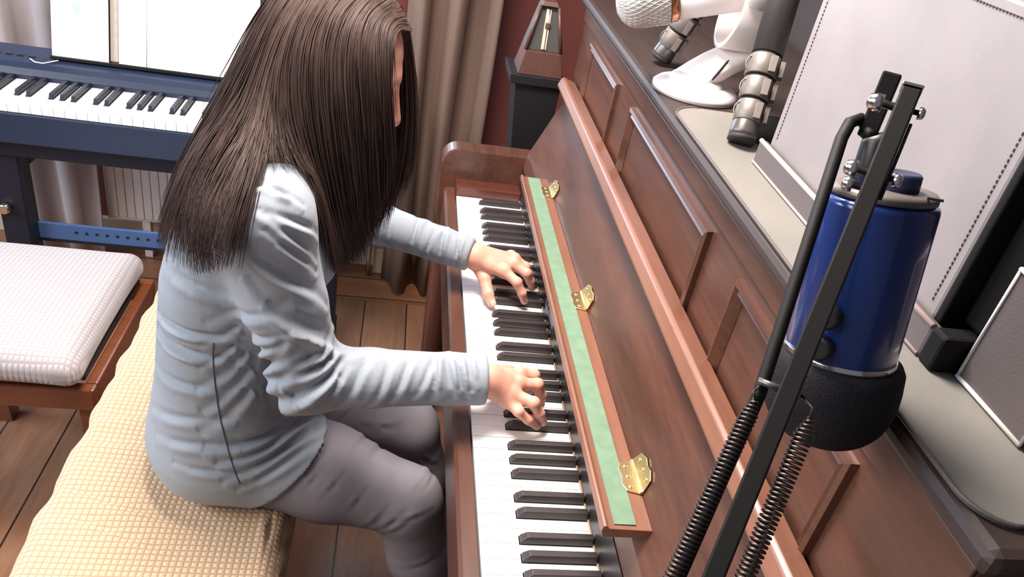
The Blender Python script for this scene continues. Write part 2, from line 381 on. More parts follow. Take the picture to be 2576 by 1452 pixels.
# fall board leaf, leaning back, with the thick lip along its top
def Lf(z): return .153+(z-.835)*.42
leaf = MB().prism_y([(.1462, .8005), (Lf(.835), .835), (Lf(1.0), 1.0), (Lf(1.0)+.016, .993), (Lf(.835)+.018, .828), (.1645, .8005)], Y0-.002, Y1+.002)
lf = build(leaf, 'fallboard', 'wood', pn, .001)
n = np.array([-.9219, .3873]); d = np.array([.3873, .9219]); b0 = np.array([Lf(.985), .985])
pr = [b0+n*.0008, b0+n*.030, b0+n*.033+d*.004, b0+n*.033+d*.020, b0+n*.029+d*.025, b0+d*.026+n*.0008]
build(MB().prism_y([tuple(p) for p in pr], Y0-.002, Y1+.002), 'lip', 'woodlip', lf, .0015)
# music shelf sticking out of the leaf, with green felt and three brass hinges
SZ = .866; SYa, SYb = -.158, -1.052
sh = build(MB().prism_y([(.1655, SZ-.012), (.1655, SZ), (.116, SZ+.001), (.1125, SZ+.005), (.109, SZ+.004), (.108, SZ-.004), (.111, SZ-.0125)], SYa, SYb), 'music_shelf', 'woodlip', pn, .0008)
build(MB().box(.1225, .1475, SYa-.004, SYb+.006, SZ+.0002, SZ+.0022), 'felt_strip', 'felt', sh)
for y in (-.222, -.606, -.975):
    hg = MB()
    hg.prism_z([(.148, y+.022), (.163, y+.026), (.163, y-.026), (.148, y-.022), (.144, y-.012), (.146, y), (.144, y+.012)], SZ+.0005, SZ+.0025)
    hg.tube([(.1645, y+.026, SZ+.003), (.1645, y-.026, SZ+.003)], .0026, 8)
    ux, uz = .42/1.0846, 1/1.0846
    def on(s, t): return (Lf(SZ+.003)+ux*s-.0015, y+t, SZ+.003+uz*s)
    q = [on(.002, .026), on(.002, -.026), on(.017, -.022), on(.022, -.010), on(.020, 0), on(.022, .010), on(.017, .022)]
    q2 = [(x-.0018, yy, z+.0007) for x, yy, z in q]
    hg.add(q+q2, [tuple(range(6, -1, -1)), tuple(range(7, 14))]+[(i, (i+1) % 7, 7+(i+1) % 7, 7+i) for i in range(7)])
    h_ = build(hg, 'hinge', 'brass', pn, .0005)
    scr = MB()
    for t in (-.016, 0, .016):
        scr.lathe([(.0026, 0), (.0026, .0006), (.0015, .0013)], (.154, y+t, SZ+.0025), (0, 0, 1), 10)
        p = np.array(on(.0115, t))+np.array([-.0018, 0, .0007]); scr.lathe([(.0026, 0), (.0026, .0006), (.0015, .0013)], p, (-.92, 0, .387), 10)
    build(scr, 'screw', 'brass', h_)
# upper panel with three moulded frames
XP = .23
up = build(MB().box(XP, XP+.02, .0985, -1.3205, .824, 1.1645), 'upper_panel', 'wood', pn, .002)
def moulding(ya, yb_, zt, zb_):
    wd = .020; mb = MB()
    def ring(ins, dx): return [(XP-dx, ya-ins, zt-ins), (XP-dx, yb_+ins, zt-ins), (XP-dx, yb_+ins, zb_+ins), (XP-dx, ya-ins, zb_+ins)]
    rs = [ring(0, 0), ring(.001, .007), ring(.006, .0085), ring(.010, .005), ring(.013, .0065), ring(wd, .0005)]
    vs = [p for r in rs for p in r]; fs = []
    for i in range(len(rs)-1):
        for k in range(4): fs.append((i*4+k, i*4+(k+1) % 4, (i+1)*4+(k+1) % 4, (i+1)*4+k))
    build(mb.add(vs, fs), 'moulding', 'wood', up)
for ya, yb_ in ((-.022, -.288), (-.398, -.820), (-.922, -1.194)): moulding(ya, yb_, 1.118, .84)
build(MB().box(.2265, .2295, .0985, -1.3205, 1.132, 1.158), 'top_rail', 'wood', pn, .001)
build(MB().box(.213, .60, .115, -1.337, 1.1655, LID), 'lid', 'woodlid', pn, .008)
for a, b in ((Y0+.001, .098), (Y1-.001, -1.32)): build(MB().box(.2505, .59, a, b, 0, 1.165), 'side_panel', 'woodz', pn, .003)
build(MB().box(.255, .275, Y0-.001, Y1+.001, .05, .62), 'lower_panel', 'wood', pn, .002)
build(MB().box(.20, .59, Y0-.001, Y1+.001, 0.0, .05), 'toe_board', 'wood', pn, .003)
build(MB().box(.575, .59, Y0-.001, Y1+.001, .05, 1.16), 'back_panel', 'woodz', pn)
for a in (.072, -1.295): build(MB().lathe([(.03, 0), (.032, .03), (.022, .05), (.028, .12), (.032, .35), (.036, .55), (.036, .60)], (.0, a, 0), (0, 0, 1), 24), 'leg', 'woodz', pn)
for y in (-.54, -.61, -.68): build(MB().tube([(.20, y, .06), (.12, y, .055), (.10, y, .045)], [.012, .013, .016], 10), 'pedal', 'brass', pn)

# ------------------------------------------------------------------ things on the lid
mt = []
for cx_, cy_, s0 in ((.2165+.045, -.59-.045, 0), (.2165+.03, -1.315+.03, 1)):
    rr = .045 if s0 == 0 else .03
    for q in range(9):
        t = (math.pi/2+q*math.pi/16) if s0 == 0 else (math.pi+q*math.pi/16)
        mt.append((cx_+rr*math.cos(t), cy_+rr*math.sin(t)))
mt += [(.57, -1.315), (.57, -.59)]
rn = thing('leather_mat', 'grey leather mat laid along the near half of the piano lid', 'mat', (.38, -.95, LID))
build(MB().prism_z(mt, LID+.0004, LID+.0034), 'mat_body', 'matleather', rn, .0008)
edge = [(x, y, LID+.0034) for x, y in mt[:18]]
build(MB().tube(edge, .0016, 6), 'piping', 'leather_mid', rn)
LM = LID+.0036
pad = thing('round_pad', 'flat black round pad under the tripod foot on the lid', 'pad', (.335, -.675, LM))
build(MB().lathe([(.078, 0), (.080, .001), (.078, .003)], (.374, -.668, LM), (0, 0, 1), 48), 'disc', 'leather_dark', pad)

# grey leather case: upright panel with a stitched base band
cs = thing('leather_case', 'tall grey leather case with stitched edges standing on the lid', 'case', (.36, -.95, LM))
build(MB().box(.284, .46, -.772, -1.128, LM, 1.445), 'body', 'leather', cs, .003)
build(MB().box(.2835, .461, -1.1285, -1.136, LM+.001, 1.447), 'end_panel', 'leather_dark', cs, .002)
bd = build(MB().box(.272, .283, -.768, -1.146, LM, 1.219), 'base_band', 'leather_mid', cs, .003)
build(MB().tube([(.2735, -.770, 1.219), (.2735, -1.144, 1.219)], .0028, 8), 'piping', 'piping', bd)
build(MB().tube([(.2715, -.770, LM+.0022), (.2715, -1.144, LM+.0022)], .0015, 8), 'piping', 'piping', bd)
build(MB().box(.270, .465, -1.1465, -1.165, LM, 1.222), 'corner_block', 'leather_dark', cs, .003)
build(MB().box(.300, .46, -1.1365, -1.163, 1.2225, 1.447), 'end_pad', 'leather_dark', cs, .004)
st = MB()
for k in range(52): st.box(.2832, .2842, -1.117, -1.1182, 1.228+k*.0041, 1.2305+k*.0041)
for k in range(52): st.box(.2832, .2842, -.7845, -.7855, 1.228+k*.0041, 1.2305+k*.0041)
for k in range(80): st.box(.2832, .2842, -.786-k*.0041, -.7885-k*.0041, 1.4345, 1.4358)
build(st, 'stitching', 'stitch', cs)
bx = thing('leather_box', 'small dark leather box with white stitched edges at the near end of the lid', 'box', (.36, -1.21, LM))
build(MB().box(.292, .42, -1.168, -1.246, LM, 1.292), 'body', 'leather_mid', bx, .003)
tr = MB()
for y in (-1.1695, -1.2445): tr.tube([(.2915, y, LM+.002), (.2915, y, 1.29)], .0014, 6)
for z in (LM+.0025, 1.2895): tr.tube([(.2912, -1.169, z), (.2912, -1.245, z)], .0018, 6)
build(tr, 'stitching', 'stitch_w', bx)
build(MB().box(.291, .425, -1.2465, -1.262, LM, 1.30), 'end_panel', 'leather_dark', bx, .003)

# white desk microphone
mc = thing('desk_microphone', 'white desktop microphone with silver grille on a round base on the lid', 'microphone', (.277, -.512, LID))
bc = np.array([.2775, -.510, LID])
bs = build(MB().lathe([(.060, .0002), (.063, .003), (.0635, .007), (.058, .012), (.046, .017), (.040, .0185), (.039, .023), (.030, .027), (.012, .028)], bc, (0, 0, 1), 56), 'base', 'white', mc)
build(MB().lathe([(.0645, 0), (.0645, .0024)], bc+np.array([0, 0, .0004]), (0, 0, 1), 56), 'rubber_ring', 'clamp', bs)
# neck: thick flat slab leaning back towards the right
nk = MB(); a0 = bc+np.array([-.004, -.002, .024]); a1 = np.array([.340, -.525, 1.264]); wv = np.array([.35, .9, .1]); 
ax_ = (a1-a0)/np.linalg.norm(a1-a0); ww = np.array([.62, -.78, 0]); ww -= ax_*(ww@ax_); ww /= np.linalg.norm(ww); hh = np.cross(ax_, ww)
secs = []
for t, hw, ht in ((-.3, .027, .0145), (0, .027, .0145), (.25, .0255, .014), (.55, .0235, .0135), (.8, .0215, .0125), (1.0, .0165, .0095)):
    c = a0+(a1-a0)*t+hh*(-.006*math.sin(math.pi*t)); ring = []
    for q in range(20):
        g = 2*math.pi*q/20; cx = math.copysign(abs(math.cos(g))**.55, math.cos(g)); sx = math.copysign(abs(math.sin(g))**.55, math.sin(g))
        ring.append(c+ww*hw*cx+hh*ht*sx)
    secs.append(ring)
vs = [p for r in secs for p in r]; fs = [(i*20+k, i*20+(k+1) % 20, (i+1)*20+(k+1) % 20, (i+1)*20+k) for i in range(5) for k in range(20)]
nk.add(vs, fs, True); nk.add(secs[0], [tuple(range(19, -1, -1))]); nk.add(secs[-1], [tuple(range(20))])
nko = build(nk, 'neck', 'white', mc)
nkt = BVHTree.FromPolygons([v_.co[:] for v_ in nko.data.vertices], [p_.vertices[:] for p_ in nko.data.polygons])
# slot in the near side of the neck
slot = []
for t in np.linspace(0, 1, 9):
    h_ = nkt.ray_cast(Vector(CAM), Vector(ray(1790+44*t, 203-52*t)).normalized())
    if h_[0] is not None: slot.append(np.array(h_[0]))
if len(slot) > 2: build(MB().tube(slot, [.0006]+[.0017]*(len(slot)-2)+[.0006], 8), 'slot', 'rubber', nko)
# yoke: wide U shaped band holding the barrel
yc = np.array([.309, -.520, 1.3125]); yk = MB(); secs = []
dirx = np.array([-.985, .10, .0]); dirx /= np.linalg.norm(dirx); side = np.array([.12, .99, 0]); side -= dirx*(side@dirx); side /= np.linalg.norm(side); upv = np.cross(dirx, side); upv *= np.sign(upv[2])
for q in range(-1, 26):
    g = math.pi*min(max(q, 0), 24)/24; rr = .048; wdt = .016+.008*math.sin(g); lift = .036 if q in (-1, 25) else 0
    c = yc+side*rr*math.cos(g)-upv*rr*1.05*math.sin(g)+upv*lift; nrm = side*math.cos(g)-upv*math.sin(g)
    secs.append([c+dirx*wdt+nrm*.0035, c+dirx*wdt-nrm*.0035, c-dirx*wdt-nrm*.0035, c-dirx*wdt+nrm*.0035])
vs = [p for r in secs for p in r]; fs = [(i*4+k, i*4+(k+1) % 4, (i+1)*4+(k+1) % 4, (i+1)*4+k) for i in range(26) for k in range(4)]+[(3, 2, 1, 0), (104, 105, 106, 107)]
build(yk.add(vs, fs, True), 'yoke', 'white', mc, .0012)
for sg in (1, -1): build(MB().lathe([(.016, 0), (.018, .003), (.016, .008), (.004, .009)], yc+upv*.032+side*sg*.0500, side*sg, 28), 'pivot_cap', 'white', mc)
mbx = yc+upv*.032; dirx = np.array([-.95, .10, -.30]); dirx /= np.linalg.norm(dirx); upv = np.cross(dirx, side); upv *= np.sign(upv[2])
build(MB().lathe([(.020, -.030), (.028, -.026), (.0305, -.02), (.0305, .1005)], mbx, dirx, 40), 'barrel', 'white', mc)
build(MB().lathe([(.0312, .101), (.0318, .1025), (.0318, .110), (.0312, .1115)], mbx, dirx, 40), 'copper_ring', 'copper', mc)
gp = [(.0310, .112)]+[(.0335, .116+.008*k) for k in range(5)]+[(.0335*math.cos(t), .150+.034*math.sin(t)) for t in np.linspace(.1, 1.55, 9)]
gr = build(MB().lathe(gp, mbx, dirx, 44), 'grille', 'grille', mc)
wr = MB()
for k in range(34):
    a = 2*math.pi*k/34
    for sgn in (1, -1):
        pts = []
        for t in np.linspace(0, 1, 14):
            h = .1135+.0695*t; r = .0339 if h < .150 else .0339*math.sqrt(max(0, 1-((h-.150)/.0345)**2))
            g = a+sgn*t*.9; pts.append(mbx+dirx*h+r*(math.cos(g)*side+math.sin(g)*upv))
        wr.tube(pts, .0006, 4, caps=False)
build(wr, 'wire_mesh', 'grille', gr)

# tripod of fat tubes with clamps: two legs in view, the third behind the case
tp = thing('tripod', 'grey metal tripod with flip clamps on its legs standing on the lid', 'tripod', (.37, -.52, LID))
apex = np.array([.3867, -.4382, 1.617])
build(MB().lathe([(.03, -.03), (.04, -.02), (.04, .03), (.02, .04)], apex, (0, 0, 1), 24), 'head', 'black', tp)
def tleg(foot, lit):
    foot = np.array(foot); dv = apex-foot; L = np.linalg.norm(dv); dv /= L
    view = CAM-foot; view -= dv*(view@dv); view /= np.linalg.norm(view); sd = -np.cross(dv, view)
    t0 = .009 if foot[1] < -.6 else .012
    g = build(MB().tube([foot+dv*.118, foot+dv*(L-.02)], .0195, 24), 'leg', 'alu', tp)
    build(MB().lathe([(.0175, t0), (.0178, .014), (.0168, .026), (.015, .04)], foot, dv, 24), 'foot_sleeve', 'alu', g)
    build(MB().lathe([(.014, t0-.0075), (.0178, t0-.005), (.0178, t0-.0002)], foot, dv, 24), 'rubber_tip', 'rubber', g)
    for k, h in enumerate((.028, .058, .088)):
        r = .0170+.0012*k
        cl = build(MB().lathe([(r, 0), (r+.0008, .001), (r+.0008, .0255), (r, .0265)], foot+dv*h, dv, 28), 'clamp', 'clamp', g)
        lv = MB().bar(foot+dv*(h+.002)+view*(r+.001)-sd*(r*.55), foot+dv*(h+.0225)+view*(r+.001)-sd*(r*.55), .0085, .005, view)
        lv.bar(foot+dv*(h+.002)+view*(r*.2)-sd*(r+.003), foot+dv*(h+.0225)+view*(r*.2)-sd*(r+.003), .006, .012, view)
        loop = [foot+dv*(h+.0125+.0095*math.sin(q))+view*(r*.55)+sd*(r*.75+.007*math.cos(q)*1.0) for q in np.linspace(-1.7, 1.7, 14)]
        lv.tube(loop, .0012, 6)
        build(lv, 'lever', 'clamp', g, .0008)
        build(MB().lathe([(r-.0015, 0), (r-.0015, .0035)], foot+dv*(h+.0266), dv, 24), 'gasket', 'rubber', g)
tleg((.2725, -.722, LM+.003), 1); tleg((.256, -.378, LID+.004), 0); tleg((.54, -.45, LID+.004), 0)
# ------------------------------------------------------------------ blue microphone hanging from the spring arm
bm_ = thing('blue_microphone', 'blue microphone with black foam cover hanging upside down from the spring arm', 'microphone', (.1745, -1.18, 1.13))
top = np.array([.1617, -1.1694, 1.3378]); bot = CAM+(np.array([.1857, -1.1917, 1.1352])-CAM)*.957
ax = bot-top; LEN = np.linalg.norm(ax); ax /= LEN
R = .0366
build(MB().lathe([(.030, .0062), (R-.004, .0068), (R-.0005, .009), (R, .012), (R, .1165), (R-.001, .1185)], top, ax, 64), 'body', 'blue', bm_)
cap = build(MB().lathe([(.010, -.001), (R-.010, 0), (R-.004, .0008), (R-.0025, .003), (R-.0025, .006), (.030, .0062)], top, ax, 64), 'end_cap', 'clamp', bm_)
toCam = CAM-top; toCam -= ax*(toCam@ax); toCam /= np.linalg.norm(toCam); sdv = np.cross(ax, toCam)
if sdv[0] > 0: sdv = -sdv          # points to the left seen from the keyboard's treble end
build(MB().lathe([(.0062, 0), (.0062, -.010), (.0055, -.011)], top+sdv*.0115+toCam*.005, ax, 28), 'thread_mount', 'bluecap', cap)
build(MB().lathe([(.0125, 0), (.0125, -.010), (.0112, -.0115)], top-sdv*.0085+toCam*.006, ax, 32), 'jack_collar', 'bluecap', cap)
build(MB().bar(top-sdv*.030+toCam*.0195+ax*.0002, top-sdv*.030+toCam*.0195-ax*.0012, .009, .003, toCam), 'port', 'rubber', cap)
for h in (.082, .104):
    p = top+ax*h+(sdv*.30+toCam*.954)/1.0*R
    nn = (sdv*.30+toCam*.954); nn /= np.linalg.norm(nn)
    kn = build(MB().lathe([(.0082, -.002), (.0086, .002), (.0082, .006), (.0065, .0072)], p+nn*(-.0005), nn, 32), 'knob', 'black', bm_)
build(MB().lathe([(R+.0006, .1145), (R+.0012, .116), (R+.0012, .1185), (R+.0006, .120)], top, ax, 64), 'trim_ring', 'chrome', bm_)
fr = [(R+.001, .1195), (R+.0055, .1198), (R+.0078, .124), (R+.0088, .136)]+[((R+.0088)*math.cos(t)**.7, .143+.043*math.sin(t)) for t in np.linspace(.05, 1.52, 14)]+[(.002, .1862)]
build(MB().lathe(fr, top, ax, 64), 'foam_cover', 'foam', bm_)

# ------------------------------------------------------------------ spring arm
ba = thing('microphone_arm', 'black scissor microphone arm with long coil springs at the near end of the piano', 'arm', (-.02, -1.46, 0))
bt = np.array([.1475, -1.1752, 1.4005]); bb_ = np.array([.042, -1.344, 1.176]); bdir = (bb_-bt)/np.linalg.norm(bb_-bt)
vv = CAM-(bt+bb_)/2; vv -= bdir*(vv@bdir); vv /= np.linalg.norm(vv); bs_ = np.cross(bdir, vv)
if bs_[0] > 0: bs_ = -bs_          # left in the picture
bend = bb_+bdir*.16
b1 = build(MB().bar(bt, bend, .0112, .0112, vv), 'bar', 'boom', ba, .0012)
build(MB().bar(bt-bdir*.0006, bt-bdir*.0026, .012, .012, vv), 'bar_cap', 'chrome', b1, .0006)
# second thin rod running beside it with its bent end
r0 = np.array([.0765, -1.264, 1.236])+vv*.004
rod = [bend+bs_*.020, r0, np.array([.1265, -1.160, 1.362]), np.array([.134, -1.150, 1.3695]), np.array([.1425, -1.1455, 1.3715]), np.array([.149, -1.147, 1.3675])]
build(MB().tube(rod, .0040, 12), 'rod', 'boom', ba)
# tilting head: block, link and clamp to the microphone
ha = np.array([.1545, -1.1405, 1.4015]); hb = np.array([.1485, -1.1505, 1.3615])
hd = build(MB().bar(ha, hb, .0115, .0105, vv), 'head_bracket', 'boom', ba, .0012)
mc_ = top-ax*.013+sdv*.010
build(MB().tube([hb+np.array([-.002, 0, .004]), mc_-ax*.0155+sdv*.003], [.0045, .0045], 14), 'swivel', 'boom', hd)
build(MB().tube([mc_-ax*.018+sdv*.002, mc_-ax*.014, mc_+ax*.002, mc_+ax*.0125], [.0078, .0095, .0105, .0112], 18), 'mount_socket', 'black', hd)
def bolt(p, dvec, r=.0045, ln=.014, par=None):
    m_ = MB().lathe([(r*.55, 0), (r*.55, ln*.45), (r*1.25, ln*.45), (r*1.25, ln*.75), (r, ln), (r*.5, ln*1.08)], p, dvec, 12); build(m_, 'bolt', 'chrome', par or ba)
p_ = bt+bdir*.012; bolt(p_+bs_*.0056, bs_); bolt(p_-bs_*.0056, -bs_, .003, .006)
p_ = bt+bdir*.056; bolt(p_+bs_*.0056, bs_, .004, .012); bolt(p_-bs_*.0056, -bs_, .0035, .008)
p_ = bt+bdir*.066; bolt(p_+bs_*.0056, bs_, .0035, .010)
for sg in (-1,):
    build(MB().tube([bt+bdir*.020+bs_*.0068*sg, bt+bdir*.070+bs_*.0066*sg], .0010, 6), 'side_wire', 'black', ba)
def coil(a, b, r, wire, turns, sgn):
    a = np.array(a); b = np.array(b); dd = b-a; L = np.linalg.norm(dd); dd /= L; u = np.cross(dd, [0, 0, 1.]); u /= np.linalg.norm(u); v = np.cross(dd, u)
    n_ = turns*11; pts = []
    for i in range(n_+1):
        t = i/n_; g = 2*math.pi*turns*t; rr = r*min(1, .25+t*20)
        pts.append(a+dd*L*t+rr*(math.cos(g)*u+math.sin(g)*v))
    return MB().tube(pts, wire, 6)
s1a = np.array([.071, -1.273, 1.239])+bs_*.001; s1b = bend+bs_*.026+vv*.003
s2a = bb_+(bt-bb_)*.325-bs_*.0155; s2b = bend-bs_*.0125+vv*.002
build(coil(s1a, s1b, .0048, .00085, 96, 1), 'spring', 'spring', ba)
build(coil(s2a, s2b, .0048, .00085, 96, 1), 'spring', 'spring', ba)
hk = MB()
hk.tube([s1a-bdir*.012-bs_*.001, s1a-bdir*.004+bs_*.003, s1a+bdir*.001], .0009, 6); hk.tube([s2a-bdir*.010+bs_*.009, s2a-bdir*.006+bs_*.001, s2a+bdir*.001], .0009, 6)
build(hk, 'spring_hook', 'spring', ba)
build(MB().tube([s1a-bdir*.011+bs_*.003, s1a-bdir*.011-bs_*.012], .0022, 8), 'cross_pin', 'alu', ba)
# elbow, lower post and weighted base out of the picture
build(MB().lathe([(.018, -.016), (.022, -.012), (.022, .012), (.018, .016)], bend, bs_, 24), 'elbow', 'boom', ba)
build(MB().bar(bend, np.array([-.02, -1.47, .02]), .016, .016, (1, 0, 0)), 'post', 'boom', ba, .001)
build(MB().lathe([(.14, .0005), (.14, .012), (.05, .02), (.02, .03)], (-.02, -1.47, 0), (0, 0, 1), 40), 'base', 'boom', ba)

# ------------------------------------------------------------------ metronome on a black pedestal beyond the piano
pdz = .979
pd = thing('pedestal', 'black tapered pedestal under the metronome at the far end of the piano', 'pedestal', (.165, .215, 0))
def taper(mb, z0, z1, c0, c1, w0, w1, d0, d1):
    q = [(-1, -1), (1, -1), (1, 1), (-1, 1)]
    mb.hexa([(c0[0]+a*w0/2, c0[1]+b*d0/2, z0) for a, b in q], [(c1[0]+a*w1/2, c1[1]+b*d1/2, z1) for a, b in q]); return mb
build(taper(MB(), pdz-.022, pdz, (.160, .215), (.160, .215), .124, .128, .13, .13), 'top_plate', 'pedestal', pd, .002)
build(taper(MB(), .62, pdz-.0225, (.178, .205), (.166, .215), .062, .108, .07, .11), 'column', 'pedestal', pd, .002)
build(taper(MB(), .0, .6195, (.178, .205), (.178, .205), .12, .062, .12, .07), 'foot', 'pedestal', pd, .002)
build(MB().lathe([(.004, -.01), (.004, 0), (.009, .004), (.010, .010), (.006, .015)], (.147, .185, .838), (-1, -.35, 0), 16), 'knob', 'chrome', pd)
for x, zz in ((.168, .835), (.181, .845)): build(MB().lathe([(.004, 0), (.004, .004)], (x, .170, zz-.0), (0, -1, .2), 10), 'screw', 'chrome', pd)
me_ = thing('metronome', 'small wooden pyramid metronome with a pale pendulum scale on the black pedestal', 'metronome', (.16, .2, pdz))
mz = pdz+.0005; mx_, my_ = .1655, .205
def ring(z, s): return [(mx_-.052*s, my_-.048*s, z), (mx_+.052*s, my_-.048*s, z), (mx_+.052*s, my_+.048*s, z), (mx_-.052*s, my_+.048*s, z)]
HB = mz+.150
def sc_(z): return 1-.60*(z-mz)/.150
q0, q1, q2 = ring(mz, 1), ring(mz+.052, sc_(mz+.052)), ring(HB, sc_(HB))
bd_ = build(MB().hexa(q0, q1), 'front_panel', 'metro', me_, .001)
q1b = [(x, y+(.013 if i < 2 else 0), z+.0003) for i, (x, y, z) in enumerate(q1)]; q2b = [(x, y+(.010 if i < 2 else 0), z) for i, (x, y, z) in enumerate(q2)]
build(MB().hexa(q1b, q2b), 'housing', 'metro_in', me_, .0006)
rim = MB()
for s_ in (0, 1):
    a = np.array(q1[s_]); b = np.array(q2[s_]); rim.tube([a+[0, .006, .0], b+[0, .004, 0]], .0042, 8)
build(rim, 'side_rim', 'metro', me_)
ca = (np.array(q1b[0])+np.array(q1b[1]))/2; cb_ = (np.array(q2b[0])+np.array(q2b[1]))/2
ds = cb_-ca; fn_ = np.array([0, -1., .05])
build(MB().hexa([ca+ds*.04+np.array([-.0058, -.0025, 0]), ca+ds*.04+np.array([.0058, -.0025, 0]), ca+ds*.04+np.array([.0058, -.0005, 0]), ca+ds*.04+np.array([-.0058, -.0005, 0])],
                [ca+ds*.93+np.array([-.0058, -.0025, 0]), ca+ds*.93+np.array([.0058, -.0025, 0]), ca+ds*.93+np.array([.0058, -.0005, 0]), ca+ds*.93+np.array([-.0058, -.0005, 0])]), 'scale', 'scale', me_)
build(MB().tube([ca+ds*.05+[.001, -.0042, 0], ca+ds*.95+[.001, -.0042, 0]], .0011, 6), 'pendulum', 'chrome', me_)
pw = ca+ds*.58; build(MB().box(pw[0]-.0045, pw[0]+.0065, pw[1]-.0075, pw[1]-.0035, pw[2]-.006, pw[2]+.006), 'weight', 'chrome', me_, .001)
build(taper(MB(), HB, HB+.010, (mx_, my_), (mx_, my_), .042, .030, .040, .028), 'cap', 'metro', me_, .001)

# ------------------------------------------------------------------ digital piano, its stand, sheet music
DX0, DX1 = -1.46, -.12
dp = thing('digital_piano', 'slim black digital piano on a stand under the window', 'digital piano', (-.79, .3, .66))
DZ = .752
rot = .03
build(MB().box(DX0, DX1, .166, .46, .655, .731), 'case', 'digi', dp, .004)
build(MB().prism_x([(.325, .7315), (.325, .762), (.335, .775), (.352, .783), (.455, .79), (.455, .7315)], DX0, DX1), 'control_panel', 'digi', dp, .002)
for x0, x1 in ((DX0, DX0+.045), (DX1-.045, DX1)): build(MB().box(x0, x1, .168, .3245, .7315, .765), 'end_block', 'digi', dp, .004)
nw = 52; x0 = DX0+.0475; wp = (DX1-.0475-x0)/nw
bset = {'A#': .5}
for i in range(nw):
    a = x0+i*wp+.0005; b = x0+(i+1)*wp-.0005
    l_ = a; r_2 = b; nt_ = i % 7    # 0=A
    sharp_after = nt_ in (0, 2, 3, 5, 6) and i < nw-1; sharp_before = ((i-1) % 7) in (0, 2, 3, 5, 6) and i > 0
    if sharp_after: r_2 = b-.0062
    if sharp_before: l_ = a+.0062
    poly = [(a, .1685), (b, .1685), (b, .2185)]
    if r_2 != b: poly.append((r_2, .2185))
    poly.append((r_2, .3235)); poly.append((l_, .3235))
    if l_ != a: poly.append((l_, .2185))
    poly.append((a, .2185))
    build(MB().prism_z(poly, .732, DZ), 'white_key', 'white_key', dp, .0006)
    if sharp_after:
        c = b+.0005
        build(MB().hexa([(c-.0056, .2195, DZ-.012), (c+.0056, .2195, DZ-.012), (c+.0056, .3235, DZ-.012), (c-.0056, .3235, DZ-.012)],
                        [(c-.0042, .227, DZ+.0115), (c+.0042, .227, DZ+.0115), (c+.0042, .3235, DZ+.0115), (c-.0042, .3235, DZ+.0115)]), 'black_key', 'digi_in', dp, .0008)
btn = MB()
for k in range(6): btn.box(-1.17+k*.026, -1.155+k*.026, .385, .395, .786, .7885)
build(btn, 'button', 'digi_in', dp)
mrest = build(MB().hexa([(-.99, .405, .789), (-.40, .405, .789), (-.40, .422, .789), (-.99, .422, .789)], [(-.99, .458, .99), (-.40, .458, .99), (-.40, .464, .99), (-.99, .464, .99)]), 'music_rest', 'black', dp, .001)
build(MB().box(-.99, -.40, .382, .4045, .789, .797), 'rest_ledge', 'black', dp, .001)
ks = thing('keyboard_stand', 'black metal keyboard stand with a drilled crossbar carrying the digital piano', 'stand', (-.79, .3, 0))
build(MB().box(-1.40, -.18, .19, .23, .612, .654), 'top_rail', 'stand', ks, .002); build(MB().box(-1.40, -.18, .40, .44, .612, .654), 'top_rail', 'stand', ks, .002)
for x in (-1.05, -.30):
    lg = build(MB().box(x-.03, x+.03, .20, .26, .05, .611), 'leg', 'stand', ks, .003)
    build(MB().box(x-.022, x+.022, .12, .46, .0008, .0495), 'foot', 'stand', ks, .004)
    build(MB().box(x-.03, x+.03, .261, .44, .56, .611), 'bracket', 'stand', ks, .003)
    build(MB().lathe([(.008, 0), (.014, .004), (.014, .016), (.010, .02)], (x-.012, .1995, .47), (0, -1, 0), 18), 'knob', 'chrome', lg)
cbz = .385
cbm = MB().box(-1.0195, -.3305, .245, .255, cbz-.022, cbz+.022)
cbb = build(cbm, 'crossbar', 'bluebar', ks, .001)
build(MB().box(-1.0195, -.3305, .2455, .285, cbz-.031, cbz-.0225), 'crossbar_flange', 'stand', ks, .001)
hl = MB()
for k in range(22): hl.lathe([(.0042, 0), (.0042, .0006)], (-.93+k*.0248, .2449, cbz+.002), (0, -1, 0), 12)
build(hl, 'holes', 'rubber', cbb)

